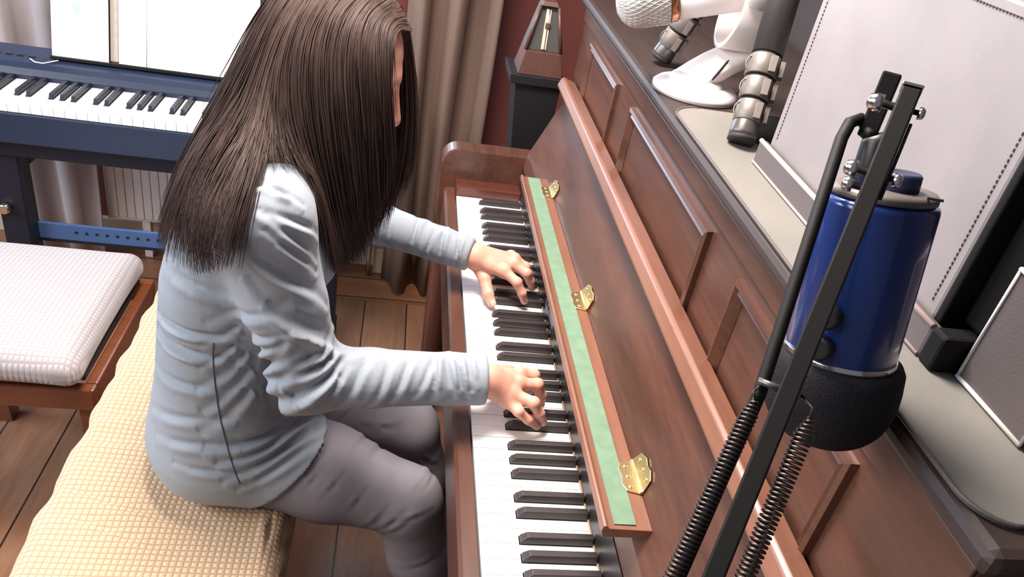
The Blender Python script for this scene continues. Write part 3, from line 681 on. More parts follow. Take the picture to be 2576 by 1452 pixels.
def sheet(name, label, x0, x1, y0, z0, h, th, marks, material='paper', lean=.27, group=None, cat='sheet music', spine=None):
    t = thing(name, label, cat, ((x0+x1)/2, y0, z0), group)
    def pt(x, s, o): return (x, y0+s*lean/math.sqrt(1+lean*lean)-o, z0+s/math.sqrt(1+lean*lean)+o*lean)
    build(MB().hexa([pt(x0, 0, th), pt(x1, 0, th), pt(x1, 0, 0), pt(x0, 0, 0)], [pt(x0, h, th), pt(x1, h, th), pt(x1, h, 0), pt(x0, h, 0)]), 'pages', material, t)
    mb = MB()
    for kind, a, b, s in marks:
        if kind == 'staff':
            for q in range(5): mb.hexa([pt(a, s+q*.0024, th+.0004), pt(b, s+q*.0024, th+.0004), pt(b, s+q*.0024, th+.0001), pt(a, s+q*.0024, th+.0001)],
                                       [pt(a, s+q*.0024+.0005, th+.0004), pt(b, s+q*.0024+.0005, th+.0004), pt(b, s+q*.0024+.0005, th+.0001), pt(a, s+q*.0024+.0005, th+.0001)])
            x = a+.008
            while x < b-.006:
                o = random.random()*.01; mb.hexa([pt(x, s+o, th+.0004), pt(x+.003, s+o, th+.0004), pt(x+.003, s+o, th+.0001), pt(x, s+o, th+.0001)],
                        [pt(x, s+o+.0026, th+.0004), pt(x+.003, s+o+.0026, th+.0004), pt(x+.003, s+o+.0026, th+.0001), pt(x, s+o+.0026, th+.0001)]); x += .007+random.random()*.009
        else:
            n_ = 20; pp = [pt(a+b*(math.cos(2*math.pi*q/n_)), s+b*1.4*math.sin(2*math.pi*q/n_), th+.0004) for q in range(n_)]; mb.add(pp, [tuple(range(n_))])
    if mb.v: build(mb, 'print', 'ink', t)
    return t
zr = .7972
sheet('sheet_music', 'white loose sheet with a small pale blue drawing, leftmost on the music rest', -.985, -.856, .386, zr, .30, .001,
      [('blob', -.927, .010, .115), ('blob', -.922, .006, .14)])
sheet('sheet_music', 'narrow beige score page standing between the loose sheet and the open book', -.856, -.790, .399, zr, .29, .001,
      [('staff', -.85, -.835, .03+.03*k) for k in range(7)], 'paperedge')
bk = sheet('music_book', 'open music book with faint printed staves on the digital piano rest', -.832, -.505, .388, zr, .30, .004,
      [('staff', -.745, -.53, .035+.032*k) for k in range(7)]+[('staff', -.815, -.785, .03+.034*k) for k in range(7)])
build(MB().tube([(-.768, .3835, zr+.002), (-.768, .3835+.075, zr+.278)], .0012, 6), 'gutter', 'ink', bk)
cw = MB().tube([(-1.03, .37, .7875), (-1.015, .355, .7862), (-.995, .352, .7860), (-.985, .362, .7872), (-.976, .37, .7885), (-.968, .374, .790)], .0016, 6)
tag(build(cw, 'cable', 'cablewhite'), 'short white cable lying on the digital piano beside the loose sheet', 'cable')

# ------------------------------------------------------------------ benches
BZ = .505
def creases(P, N, lines):
    out = P.copy()
    for a, b, amp, wd in lines:
        a = np.array(a); b = np.array(b); d = b-a; L = np.linalg.norm(d); d = d/L
        r = P-a; t = np.clip(r@d, 0, L); q = r-t[:, None]*d; dist = np.linalg.norm(q, axis=1)
        near_ = dist < wd*4
        sd = np.cross(np.broadcast_to(d, N.shape), N); sgn = np.sum(q*sd, axis=1)
        taper_ = np.sqrt(np.clip(np.sin(np.pi*np.clip(t/L, .03, .97)), 0, 1))
        perp = np.abs(np.sum(q*N, axis=1)) < .03
        h = amp*taper_*(.8*np.exp(-((sgn-wd*.9)/wd)**2)-np.exp(-((sgn+wd*.5)/(wd*.75))**2))*near_*perp
        out += N*h[:, None]
    return out
bn = thing('piano_bench', 'long upholstered bench in a beige waffle cover that the woman sits on', 'bench', (-.442, -.62, 0))
def bf(P_, N_):
    P2 = creases(P_, N_, [((-.62, -.60, BZ), (-.50, -.60, BZ), .006, .012), ((-.615, -.70, BZ), (-.40, -.77, BZ), .006, .011), ((-.60, -.75, BZ), (-.42, -.82, BZ), .004, .008),
                          ((-.62, -.55, BZ), (-.53, -.53, BZ), .005, .011), ((-.62, -.43, BZ), (-.52, -.47, BZ), .005, .012), ((-.29, -.735, BZ), (-.285, -.79, BZ), .007, .006), ((-.262, -.79, BZ-.02), (-.262, -.74, BZ-.07), .007, .008),
                          ((-.262, -.84, BZ-.03), (-.262, -.78, BZ-.09), .006, .008)])
    y = P_[:, 1]; lft = np.clip((-.56-P_[:, 0])/.06, 0, 1)
    P2[:, 0] += lft*.0035*(np.sin(y*47)+.6*np.sin(y*83+1))*N_[:, 0]*-1*-1
    sag = np.exp(-(((P_[:, 0]+.40)/.17)**2+((y+.585)/.17)**2)); P2[:, 2] -= .010*sag*np.clip(N_[:, 2], 0, 1)
    return P2
rounded_box('seat_cover', (-.442, -.62, BZ-.075), (.184, .52, .075), .032, 74, 'cover', bn, bf)
for x in (-.59, -.30):
    for y in (-1.10, -.14): build(MB().box(x-.022, x+.022, y-.022, y+.022, 0, BZ-.148), 'leg', 'stoolwood', bn, .003)
sl = thing('piano_stool', 'square adjustable stool with a pale waffle cushion on a brown wooden frame', 'stool', (-.86, -.2, 0))
def cf(P_, N_):
    P2 = P_.copy(); u = (P_[:, 0]+.87)/.19; v = (P_[:, 1]+.212)/.21
    P2[:, 2] += np.clip(N_[:, 2], 0, 1)*.016*np.clip(1-u*u, 0, 1)*np.clip(1-v*v, 0, 1)
    k = 1+.05*np.abs(u*v)**3; P2[:, 0] = -.87+(P_[:, 0]+.87)*k; P2[:, 1] = -.212+(P_[:, 1]+.212)*k
    return P2
rounded_box('cushion', (-.87, -.212, .475), (.182, .205, .034), .03, 44, 'cushion', sl, cf)
build(MB().box(-1.035, -.695, -.365, -.02, .425, .441), 'seat_board', 'black', sl, .002)
for ya, yb_ in ((-.385, -.362), (-.003, .02)): build(MB().box(-1.06, -.675, ya, yb_, .365, .418), 'rail', 'stoolwood', sl, .004)
for xa in (-1.06, -.698): build(MB().box(xa, xa+.023, -.3615, -.0035, .365, .418), 'rail', 'stoolwood', sl, .004)
for x in (-1.03, -.707):
    for y in (-.345, -.02): build(MB().box(x-.008, x+.008, y-.008, y+.008, .4185, .4245), 'bolt', 'chrome', sl)
for x in (-1.04, -.700):
    for y in (-.34, -.03): build(MB().box(x-.02, x+.02, y-.02, y+.02, 0, .3648), 'leg', 'stoolwood', sl, .003)
# ------------------------------------------------------------------ the pianist (signed distance fields meshed by surface nets)
def cap(p, a, b, ra, rb):
    a = np.array(a, np.float32); b = np.array(b, np.float32); d = b-a; L2 = float(d@d)
    t = np.clip(((p-a)@d)/L2, 0, 1); q = p-a-t[:, None]*d
    return np.sqrt((q*q).sum(1))-(ra+(rb-ra)*t)
def chain(p, pts, rs, k=.006):
    d = None
    for i in range(len(pts)-1):
        e = cap(p, pts[i], pts[i+1], rs[i], rs[i+1]); d = e if d is None else smin(d, e, k)
    return d
def smin(a, b, k):
    h = np.clip(.5+.5*(b-a)/k, 0, 1); return b+(a-b)*h-k*h*(1-h)
def smax(a, b, k): return -smin(-a, -b, k)
def ell(p, c, r, B=None):
    q = p-np.array(c, np.float32)
    if B is not None: q = q@np.array(B, np.float32).T
    q = q/np.array(r, np.float32); l = np.sqrt((q*q).sum(1)); g = np.sqrt(((q/np.array(r, np.float32))**2).sum(1))
    return l*(l-1)/np.maximum(g, 1e-6)
def axisgrid(lo, hi, coarse, fines=()):
    """coordinates from lo to hi with step `coarse`, finer inside the (a,b,step) spans; length a multiple of 4 plus 1"""
    out = [lo]
    while out[-1] < hi:
        st = coarse
        for a, b, s in fines:
            if a <= out[-1] < b: st = s
        out.append(out[-1]+st)
    while (len(out)-1) % 4: out.append(out[-1]+coarse)
    return np.array(out, np.float32)
def mesh_sdf(f, X, Y, Z):
    nx, ny, nz = len(X), len(Y), len(Z)
    ci, cj, ck = np.arange(0, nx, 4), np.arange(0, ny, 4), np.arange(0, nz, 4)
    G = np.stack(np.meshgrid(X[ci], Y[cj], Z[ck], indexing='ij'), -1).reshape(-1, 3)
    D = np.concatenate([f(c) for c in np.array_split(G, max(1, len(G)//200000))]).reshape(len(ci), len(cj), len(ck))
    V = np.empty((nx, ny, nz), np.float32)
    V[:] = np.repeat(np.repeat(np.repeat(D, 4, 0), 4, 1), 4, 2)[:nx, :ny, :nz]
    sx, sy, sz = np.diff(X[ci]), np.diff(Y[cj]), np.diff(Z[ck])
    diag = np.sqrt(sx[:, None, None]**2+sy[None, :, None]**2+sz[None, None, :]**2)
    mn = None
    for a in (0, 1):
        for b in (0, 1):
            for c in (0, 1):
                d = np.abs(D[a:len(ci)-1+a, b:len(cj)-1+b, c:len(ck)-1+c]); mn = d if mn is None else np.minimum(mn, d)
    act = np.argwhere(mn < diag*1.05)
    mask = np.zeros((nx, ny, nz), bool)
    for i, j, k in act: mask[4*i:4*i+5, 4*j:4*j+5, 4*k:4*k+5] = True
    I = np.argwhere(mask); pts = np.stack([X[I[:, 0]], Y[I[:, 1]], Z[I[:, 2]]], 1)
    vals = np.concatenate([f(c) for c in np.array_split(pts, max(1, len(pts)//200000))])
    V[I[:, 0], I[:, 1], I[:, 2]] = vals
    s = V < 0
    cnt = np.zeros((nx-1, ny-1, nz-1), np.int8)
    for a in (0, 1):
        for b in (0, 1):
            for c in (0, 1): cnt += s[a:nx-1+a, b:ny-1+b, c:nz-1+c]
    cells = np.argwhere((cnt > 0) & (cnt < 8)); idx = -np.ones((nx-1, ny-1, nz-1), np.int64); idx[tuple(cells.T)] = np.arange(len(cells))
    acc = np.zeros((len(cells), 3)); num = np.zeros(len(cells))
    corners = [(a, b, c) for a in (0, 1) for b in (0, 1) for c in (0, 1)]
    for c0 in corners:
        for ax in range(3):
            if c0[ax]: continue
            c1 = list(c0); c1[ax] = 1
            A = cells+np.array(c0); B = cells+np.array(c1)
            va = V[tuple(A.T)]; vb = V[tuple(B.T)]; m = (va < 0) != (vb < 0)
            t = np.where(m, va/np.where(m, va-vb, 1), 0)
            pa = np.stack([X[A[:, 0]], Y[A[:, 1]], Z[A[:, 2]]], 1); pb = np.stack([X[B[:, 0]], Y[B[:, 1]], Z[B[:, 2]]], 1)
            acc += np.where(m[:, None], pa+(pb-pa)*t[:, None], 0); num += m
    vert = acc/num[:, None]; faces = []
    for ax in range(3):
        sl0 = [slice(None)]*3; sl1 = [slice(None)]*3; sl0[ax] = slice(0, -1); sl1[ax] = slice(1, None)
        ed = np.argwhere(s[tuple(sl0)] != s[tuple(sl1)]); o1, o2 = [(1, 2), (2, 0), (0, 1)][ax]
        ok = (ed[:, o1] > 0) & (ed[:, o2] > 0) & (ed[:, o1] < (nx-1, ny-1, nz-1)[o1]) & (ed[:, o2] < (nx-1, ny-1, nz-1)[o2]); ed = ed[ok]
        def sh(d1, d2):
            q = ed.copy(); q[:, o1] += d1; q[:, o2] += d2; return idx[tuple(q.T)]
        quad = np.stack([sh(-1, -1), sh(0, -1), sh(0, 0), sh(-1, 0)], 1); inside = s[tuple(ed.T)]
        quad = np.where(inside[:, None], quad, quad[:, ::-1]); faces.append(quad)
    F = np.concatenate(faces); F = F[(F >= 0).all(1)]
    return vert, F
def relax(v, F, it, lam=.5):
    e = np.concatenate([F[:, [0, 1]], F[:, [1, 2]], F[:, [2, 3]], F[:, [3, 0]]]); e = np.concatenate([e, e[:, ::-1]])
    n = np.bincount(e[:, 0], minlength=len(v)).astype(float); n[n == 0] = 1
    for _ in range(it):
        s = np.stack([np.bincount(e[:, 0], weights=v[e[:, 1], k], minlength=len(v)) for k in range(3)], 1)/n[:, None]
        v = v+(s-v)*lam
    return v
def normals(v, F):
    fn = np.cross(v[F[:, 2]]-v[F[:, 0]], v[F[:, 3]]-v[F[:, 1]]); N = np.zeros_like(v)
    for k in range(4):
        for c in range(3): N[:, c] += np.bincount(F[:, k], weights=fn[:, c], minlength=len(v))
    return N/np.maximum(np.linalg.norm(N, axis=1, keepdims=True), 1e-12)
def obj_from(v, F, name, material, parent=None):
    me = bpy.data.meshes.new(name); me.from_pydata(v.tolist(), [], F.tolist()); me.polygons.foreach_set('use_smooth', [True]*len(F)); me.update()
    return link(name, me, material, parent)

# --- joints
shR, elR, wrR = (-.302, -.722, 1.018), (-.236, -.752, .797), (.006, -.741, .807)
shL, elL, wrL = (-.275, -.418, 1.018), (-.245, -.300, .822), (.002, -.384, .803)
hipR, knR, anR = (-.37, -.655, .580), (-.075, -.702, .508), (.035, -.695, .10)
hipL, knL, anL = (-.37, -.505, .580), (-.075, -.497, .478), (.035, -.50, .10)
ST = np.array([  # z, cx, cy, half width, half depth
 (.500, -.374, -.580, .128, .098), (.535, -.372, -.580, .160, .116), (.580, -.370, -.580, .178, .124), (.640, -.368, -.580, .172, .120), (.700, -.366, -.580, .156, .112), (.780, -.364, -.580, .146, .107),
 (.860, -.356, -.576, .150, .107), (.930, -.341, -.572, .156, .104), (.990, -.330, -.570, .158, .098), (1.040, -.322, -.570, .140, .085), (1.085, -.305, -.568, .085, .060)], np.float32)
def torso(p, off=0.):
    z = np.clip(p[:, 2], ST[0, 0], ST[-1, 0]); cx, cy, a, b = (np.interp(z, ST[:, 0], ST[:, k]).astype(np.float32) for k in (1, 2, 3, 4))
    a = a+off; b = b+off
    u = (p[:, 1]-cy)/a; w = (p[:, 0]-cx)/b; e = 2.3
    l = (np.abs(u)**e+np.abs(w)**e)**(1/e); d = (l-1)*np.minimum(a, b)
    dz = np.maximum(ST[0, 0]-.01-p[:, 2], p[:, 2]-ST[-1, 0]); return np.maximum(d, dz)
def bust(p, off=0.):
    d = ell(p, (-.262, -.635, .925), (.052+off, .062+off, .062+off)); return np.minimum(d, ell(p, (-.258, -.505, .925), (.052+off, .062+off, .062+off)))
def top_sdf(p):
    d = smin(torso(p), bust(p), .03)
    for sh, el, wr, cf in ((shR, elR, wrR, 0), (shL, elL, wrL, 1)):
        mid = [(sh[i]+el[i])/2 for i in range(3)]
        arm = chain(p, [sh, mid, el], [.060, .052, .047], .01)
        f1 = [el[i]+(wr[i]-el[i])*.35 for i in range(3)]; f2 = [el[i]+(wr[i]-el[i])*.8 for i in range(3)]; f3 = [el[i]+(wr[i]-el[i])*.97 for i in range(3)]
        rr = [.046, .041, .0365, .0375] if not cf else [.042, .037, .032, .032]
        fore = chain(p, [el, f1, f2, f3], rr, .008)
        d = smin(d, smin(arm, fore, .022), .035)
    d = smin(d, cap(p, shR, (-.33, -.60, 1.055), .052, .05), .04); d = smin(d, cap(p, shL, (-.33, -.54, 1.055), .052, .05), .04)
    return d
def legs_sdf(p):
    d = ell(p, (-.372, -.58, .575), (.118, .172, .088))
    for hp, kn, an in ((hipR, knR, anR), (hipL, knL, anL)):
        th = chain(p, [hp, [(hp[i]*.45+kn[i]*.55) for i in range(3)], kn], [.088, .076, .056], .02)
        cal = [kn[0]*.68+an[0]*.32, kn[1], kn[2]*.68+an[2]*.32-.0]
        shn = chain(p, [kn, cal, an], [.055, .055, .040], .02)
        d = smin(d, smin(th, shn, .02), .03)
    return d

# --- head frame: facing +x and looking down at the keys
HT = math.radians(19); hf = np.array([math.cos(HT), 0, -math.sin(HT)]); hu = np.array([math.sin(HT), 0, math.cos(HT)]); hr = np.array([0, -1., 0])
HC = np.array([-.243, -.540, 1.166]); HB_ = np.stack([hf, hr, hu])
def hp(fw, rt, upw): return HC+hf*fw+hr*rt+hu*upw
def head_sdf(p):
    d = ell(p, hp(-.006, 0, .022), (.094, .074, .092), HB_)
    d = smin(d, ell(p, hp(.026, 0, -.050), (.060, .058, .070), HB_), .035)
    d = smin(d, cap(p, hp(.060, .008, -.104), hp(.060, -.008, -.104), .017, .017), .025)      # chin
    d = smin(d, cap(p, hp(.088, 0, .006), hp(.106, 0, -.034), .008, .011), .014)             # nose
    for s in (1, -1):
        d = smin(d, ell(p, hp(.100, s*.011, -.038), (.009, .008, .007), HB_), .007)
        d = smin(d, cap(p, hp(.080, s*.014, .024), hp(.068, s*.048, .022), .010, .009), .016)  # brow
        d = smin(d, ell(p, hp(.058, s*.042, -.030), (.024, .020, .018), HB_), .02)            # cheek
        d = smax(d, -ell(p, hp(.094, s*.032, .004), (.016, .015, .0095), HB_), .010)          # socket
        d = smin(d, ell(p, hp(.070, s*.032, .004), (.013, .014, .0125), HB_), .004)
        e = smin(ell(p, hp(-.010, s*.074, -.010), (.020, .008, .032), HB_), ell(p, hp(-.002, s*.074, -.036), (.010, .007, .010), HB_), .01)
        e = smax(e, -ell(p, hp(-.006, s*.083, -.006), (.012, .006, .020), HB_), .006); d = smin(d, e, .008)
    d = smin(d, cap(p, hp(.082, .017, -.071), hp(.082, -.017, -.071), .0055, .0055), .007)    # lips
    d = smin(d, cap(p, hp(.080, .014, -.082), hp(.080, -.014, -.082), .0065, .0065), .007)
    d = smax(d, -cap(p, hp(.092, .020, -.0765), hp(.092, -.020, -.0765), .002, .002), .004)
    return smin(d, cap(p, hp(-.030, 0, -.055), (-.318, -.562, 1.05), .052, .056), .03)

RH={'pinky':[[0.042,-0.753,0.783],[0.06,-0.77,0.776],[0.077,-0.771,0.762],[0.092,-0.768,0.749]],'ring':[[0.05,-0.748,0.79],[0.081,-0.762,0.787],[0.093,-0.763,0.768],[0.102,-0.76,0.75]],'middle':[[0.059,-0.73,0.794],[0.09,-0.724,0.79],[0.1,-0.722,0.768],[0.103,-0.719,0.75]],'index':[[0.064,-0.707,0.793],[0.088,-0.7,0.788],[0.099,-0.692,0.767],[0.102,-0.688,0.75]],'thumb':[[0.026,-0.7,0.786],[0.053,-0.673,0.768],[0.077,-0.659,0.755],[0.094,-0.654,0.748]],'wrist':[[0.01,-0.74,0.806]]}
LH={'index':[[0.066,-0.413,0.792],[0.089,-0.433,0.783],[0.101,-0.438,0.764],[0.108,-0.438,0.748]],'middle':[[0.085,-0.389,0.795],[0.109,-0.404,0.786],[0.12,-0.401,0.768],[0.127,-0.393,0.75]],'ring':[[0.089,-0.365,0.791],[0.112,-0.371,0.78],[0.122,-0.369,0.764],[0.127,-0.366,0.75]],'pinky':[[0.085,-0.344,0.784],[0.104,-0.344,0.773],[0.114,-0.344,0.76],[0.117,-0.341,0.748]],'thumb':[[0.015,-0.381,0.79],[0.034,-0.411,0.77],[0.041,-0.435,0.754],[0.048,-0.447,0.744]],'wrist':[[0.009,-0.386,0.803]]}
FR = {'index': [.0100, .0088, .0078, .0066], 'middle': [.0102, .0090, .0080, .0068], 'ring': [.0098, .0086, .0076, .0064], 'pinky': [.0090, .0076, .0067, .0058], 'thumb': [.0135, .0112, .0098, .0080]}
def hand_sdf(p, H, el):
    w = np.array(H['wrist'][0]); d = None
    for fn in ('index', 'middle', 'ring', 'pinky'):
        m = np.array(H[fn][0]); e = cap(p, w+(m-w)*.12, m-np.array([0, 0, .003]), .0160, .0112); d = e if d is None else smin(d, e, .014)
    th = H['thumb']; d = smin(d, cap(p, w+(np.array(th[0])-w)*.2-np.array([0, 0, .004]), th[0], .0150, .0140), .016)
    d = smin(d, cap(p, np.array(th[0]), np.array(H['index'][0])*.55+w*.45-np.array([0, 0, .005]), .011, .009), .014)
    for fn in ('index', 'middle', 'ring', 'pinky', 'thumb'):
        pts = [np.array(q) for q in H[fn]]; f = chain(p, pts, FR[fn], .003)
        for q, r in zip(pts[1:3], FR[fn][1:3]): f = smin(f, np.sqrt(((p-(q+np.array([0, 0, .0012])))**2).sum(1))-r*1.03, .003)
        d = smin(d, f, .0045)
    for fn in ('index', 'middle', 'ring', 'pinky'):                # knuckles
        q = np.array(H[fn][0])+np.array([.001, 0, .0035]); d = smin(d, np.sqrt(((p-q)**2).sum(1))-.0092, .006)
    el = np.array(el); a = w+(el-w)*.9
    fore = cap(p, w+(w-el)*.0+np.array([0, 0, -.001]), a, .0195, .027)
    return smin(d, fore, .012)
def feet_sdf(p):
    d = None
    for an in (anR, anL):
        e = smin(cap(p, (an[0]-.02, an[1], .045), (an[0]+.14, an[1], .03), .036, .028), cap(p, an, (an[0]-.01, an[1], .05), .038, .036), .03)
        d = e if d is None else np.minimum(d, e)
    return d
def body_sdf(p):
    d = np.minimum(head_sdf(p), np.minimum(hand_sdf(p, RH, elR), hand_sdf(p, LH, elL)))
    inner = smin(smax(top_sdf(p)+.0135, .60+np.clip(p[:, 0]+.30, 0, .2)*1.2-p[:, 2], .01), legs_sdf(p)+.010, .01)
    return smin(smin(d, inner, .012), feet_sdf(p), .02)
X = axisgrid(-.52, .16, .006, ((-.30, -.11, .0035), (-.005, .14, .0021)))
Y = axisgrid(-.83, -.24, .006, ((-.79, -.635, .0021), (-.635, -.47, .0035), (-.47, -.325, .0021)))
Z = axisgrid(-.005, 1.30, .007, ((.725, .835, .0021), (1.02, 1.28, .0035)))
v, F = mesh_sdf(body_sdf, X, Y, Z); v = relax(v, F, 1, .3)
me = obj_from(v, F, 'person', 'skin')
woman = tag(me, 'woman with long brown hair in a grey-blue top playing the piano, hands on keys', 'person')

# nails
nl = MB()
for H in (RH, LH):
    for fn in ('index', 'middle', 'ring', 'pinky', 'thumb'):
        a, b = np.array(H[fn][2]), np.array(H[fn][3]); d = (b-a)/np.linalg.norm(b-a); r = FR[fn][3]
        upn = np.array([.25, 0, 1.]) if fn != 'thumb' else np.array([.2, -.3 if H is LH else .3, 1.]); upn -= d*(upn@d); upn /= np.linalg.norm(upn); sd = np.cross(d, upn)
        if fn != 'thumb' and upn[0] < 0: upn = -upn
        c = b+d*r*.25; vs = []; fs = []
        for i in range(5):
            for j in range(5):
                g = (j-2)*.36; l = (i-2)*r*.36*(1-.10*(j-2)**2*.3); vs.append(c+d*l+upn*(r*1.0*math.cos(g)+.0002-(.0006 if i == 4 else 0)-max(0, l)*.35)+sd*r*1.0*math.sin(g))
        fs = [(i*5+j, i*5+j+1, i*5+j+6, i*5+j+5) for i in range(4) for j in range(4)]; nl.add(vs, fs, True)
nlo = build(nl, 'fingernails', 'nail', woman)
for s in (1, -1):
    c = hp(.0745, s*.032, .004); ey = build(MB().lathe([(.0105*math.sin(t), -.0105*math.cos(t)) for t in np.linspace(.05, 3.09, 14)], c, hf, 20), 'eye', 'eye', woman)
    build(MB().lathe([(.0048, .0098), (.0030, .0104), (.0001, .0106)], c, (hf-hu*.25), 18), 'iris', 'iris', ey)
    bp_ = [hp(.0905-.0075*k-.0016*k*k, s*(.014+.009*k), .024+.0022*k-.0008*k*k) for k in range(5)]
    build(MB().tube(bp_, [.0022, .0028, .0027, .0022, .001], 8), 'eyebrow', 'hair_under', woman)

# --- shirt
def shirt_sdf(p):
    d = smin(top_sdf(p), np.maximum(legs_sdf(p)-.007, p[:, 2]-.70), .02)
    hem = np.minimum(.497+(p[:, 0]+.33)*1.12, .66)
    d = smax(d, (np.maximum(hem, .5075)-p[:, 2])*.72, .004)
    d = smax(d, ell(p, (-.262, -.562, 1.115), (.085, .075, .075)) * -1, .006)
    for el, wr in ((elR, wrR), (elL, wrL)):
        el = np.array(el); wr = np.array(wr); dd = (wr-el)/np.linalg.norm(wr-el); s_ = (p-wr)@dd.astype(np.float32); near_ = (np.abs(p-wr.astype(np.float32)).max(1) < .09)
        d = np.where(near_, smax(d, s_-.004, .003), d)
    return d
X = axisgrid(-.52, .03, .0029); Y = axisgrid(-.83, -.235, .0029); Z = axisgrid(.495, 1.13, .0029)
v, F = mesh_sdf(shirt_sdf, X, Y, Z); v = relax(v, F, 2, .4); N = normals(v, F)
tree = BVHTree.FromPolygons(v.tolist(), F.tolist())
def hit(px, py, tr=None):
    r = (tr or tree).ray_cast(Vector(CAM), Vector(ray(px, py)).normalized()); return None if r[0] is None else np.array(r[0])
def fold(lst, tr=None):
    out = []
    for x0, y0, x1, y1, amp, wd in lst:
        # bend the fold over the surface with a middle point
        a, b = hit(x0, y0, tr), hit(x1, y1, tr)
        if a is None or b is None: continue
        out.append((a, b, amp*1.4, wd*.78))
    return out
FOLDS = [
 # upper arm and elbow
 (690, 545, 790, 585, .004, .007), (700, 575, 782, 640, .0045, .008), (695, 608, 780, 672, .004, .007), (630, 650, 800, 750, .005, .010), (660, 750, 842, 868, .005, .011), (700, 800, 845, 880, .004, .008),
 (690, 480, 735, 500, .004, .007), (640, 470, 690, 455, .003, .007), (740, 960, 850, 880, .006, .009), (770, 1000, 870, 905, .005, .008), (735, 930, 835, 850, .004, .008),
 # forearm
 (830, 1000, 880, 915, .0035, .007), (880, 1005, 925, 915, .003, .007), (950, 1008, 985, 915, .003, .007), (1000, 995, 1035, 910, .004, .006), (1060, 985, 1095, 905, .0035, .006),
 (1095, 985, 1100, 900, .006, .006), (1140, 980, 1125, 900, .0055, .006), (1170, 985, 1150, 905, .0055, .0055), (1190, 960, 1180, 900, .004, .005),
 # left sleeve
 (985, 525, 975, 600, .003, .006), (1040, 620, 1060, 550, .004, .006), (1075, 640, 1105, 575, .005, .006), (1110, 650, 1120, 580, .0045, .005), (1150, 655, 1160, 600, .006, .005), (1165, 650, 1200, 615, .005, .005),
 # waist and back
 (405, 800, 560, 850, .006, .007), (540, 858, 700, 850, .004, .007), (408, 850, 535, 905, .007, .009), (535, 912, 690, 880, .005, .007), (560, 800, 690, 790, .003, .009),
 (545, 960, 740, 905, .005, .011), (560, 1010, 760, 930, .006, .012), (560, 1060, 790, 980, .006, .012), (570, 1130, 740, 1075, .006, .011), (590, 1160, 800, 1050, .007, .009), (610, 1195, 790, 1090, .005, .010),
 (640, 1215, 780, 1130, .004, .009), (400, 1040, 540, 1060, .003, .010), (420, 1110, 550, 1125, .003, .010), (470, 1180, 600, 1195, .003, .008), (405, 940, 530, 985, .003, .010),
 (690, 1010, 790, 950, .006, .010), (640, 960, 700, 900, .004, .010), (480, 720, 560, 760, .0025, .010), (430, 690, 520, 735, .003, .012),
]
v2 = creases(v, N, fold(FOLDS)); v2 = relax(v2, F, 1, .15)
sh_o = obj_from(v2, F, 'shirt', 'shirt', woman)
# side seam
sm = []
tree2 = BVHTree.FromPolygons(v2.tolist(), F.tolist())
SEAM = ((537, 862), (536, 900), (538, 935), (543, 980), (549, 1020), (556, 1060), (566, 1100), (578, 1145), (592, 1190), (606, 1222))
for i in range(len(SEAM)-1):
    for t in np.linspace(0, 1, 9)[:-1]:
        p_ = hit(SEAM[i][0]*(1-t)+SEAM[i+1][0]*t, SEAM[i][1]*(1-t)+SEAM[i+1][1]*t, tree2)
        if p_ is not None: sm.append(p_+np.array([-.0004, -.0007, 0]))
build(MB().tube(sm, .0010, 6), 'side_seam', 'seam', sh_o)

# --- jeans
def jeans_sdf(p):
    d = legs_sdf(p); d = smax(d, .13-p[:, 2], .004); return smax(d, p[:, 2]-.665, .004)
X = axisgrid(-.50, .10, .0045); Y = axisgrid(-.80, -.40, .0045); Z = axisgrid(.12, .68, .0045)
v, F = mesh_sdf(jeans_sdf, X, Y, Z); v = relax(v, F, 2, .4); N = normals(v, F); tree = BVHTree.FromPolygons(v.tolist(), F.tolist())
JF = [(800, 1190, 770, 1225, .003, .006), (850, 1205, 820, 1240, .003, .006), (905, 1250, 885, 1275, .003, .006), (960, 1290, 930, 1320, .0035, .006), (1000, 1300, 960, 1330, .0035, .006), (1030, 1310, 980, 1340, .004, .006), (1050, 1330, 960, 1360, .004, .007),
      (1060, 1350, 965, 1375, .004, .007), (1070, 1290, 1010, 1310, .003, .006), (1000, 1070, 945, 1130, .005, .008), (940, 1075, 900, 1115, .003, .007), (880, 1030, 850, 1060, .003, .006), (1085, 1165, 1060, 1215, .005, .006), (1088, 1190, 1070, 1225, .004, .005), (1095, 1400, 1020, 1430, .003, .008)]
v = creases(v, N, [(a_, b_, m_*.42, w_) for a_, b_, m_, w_ in fold(JF)])
obj_from(v, F, 'jeans', 'jeans', woman)
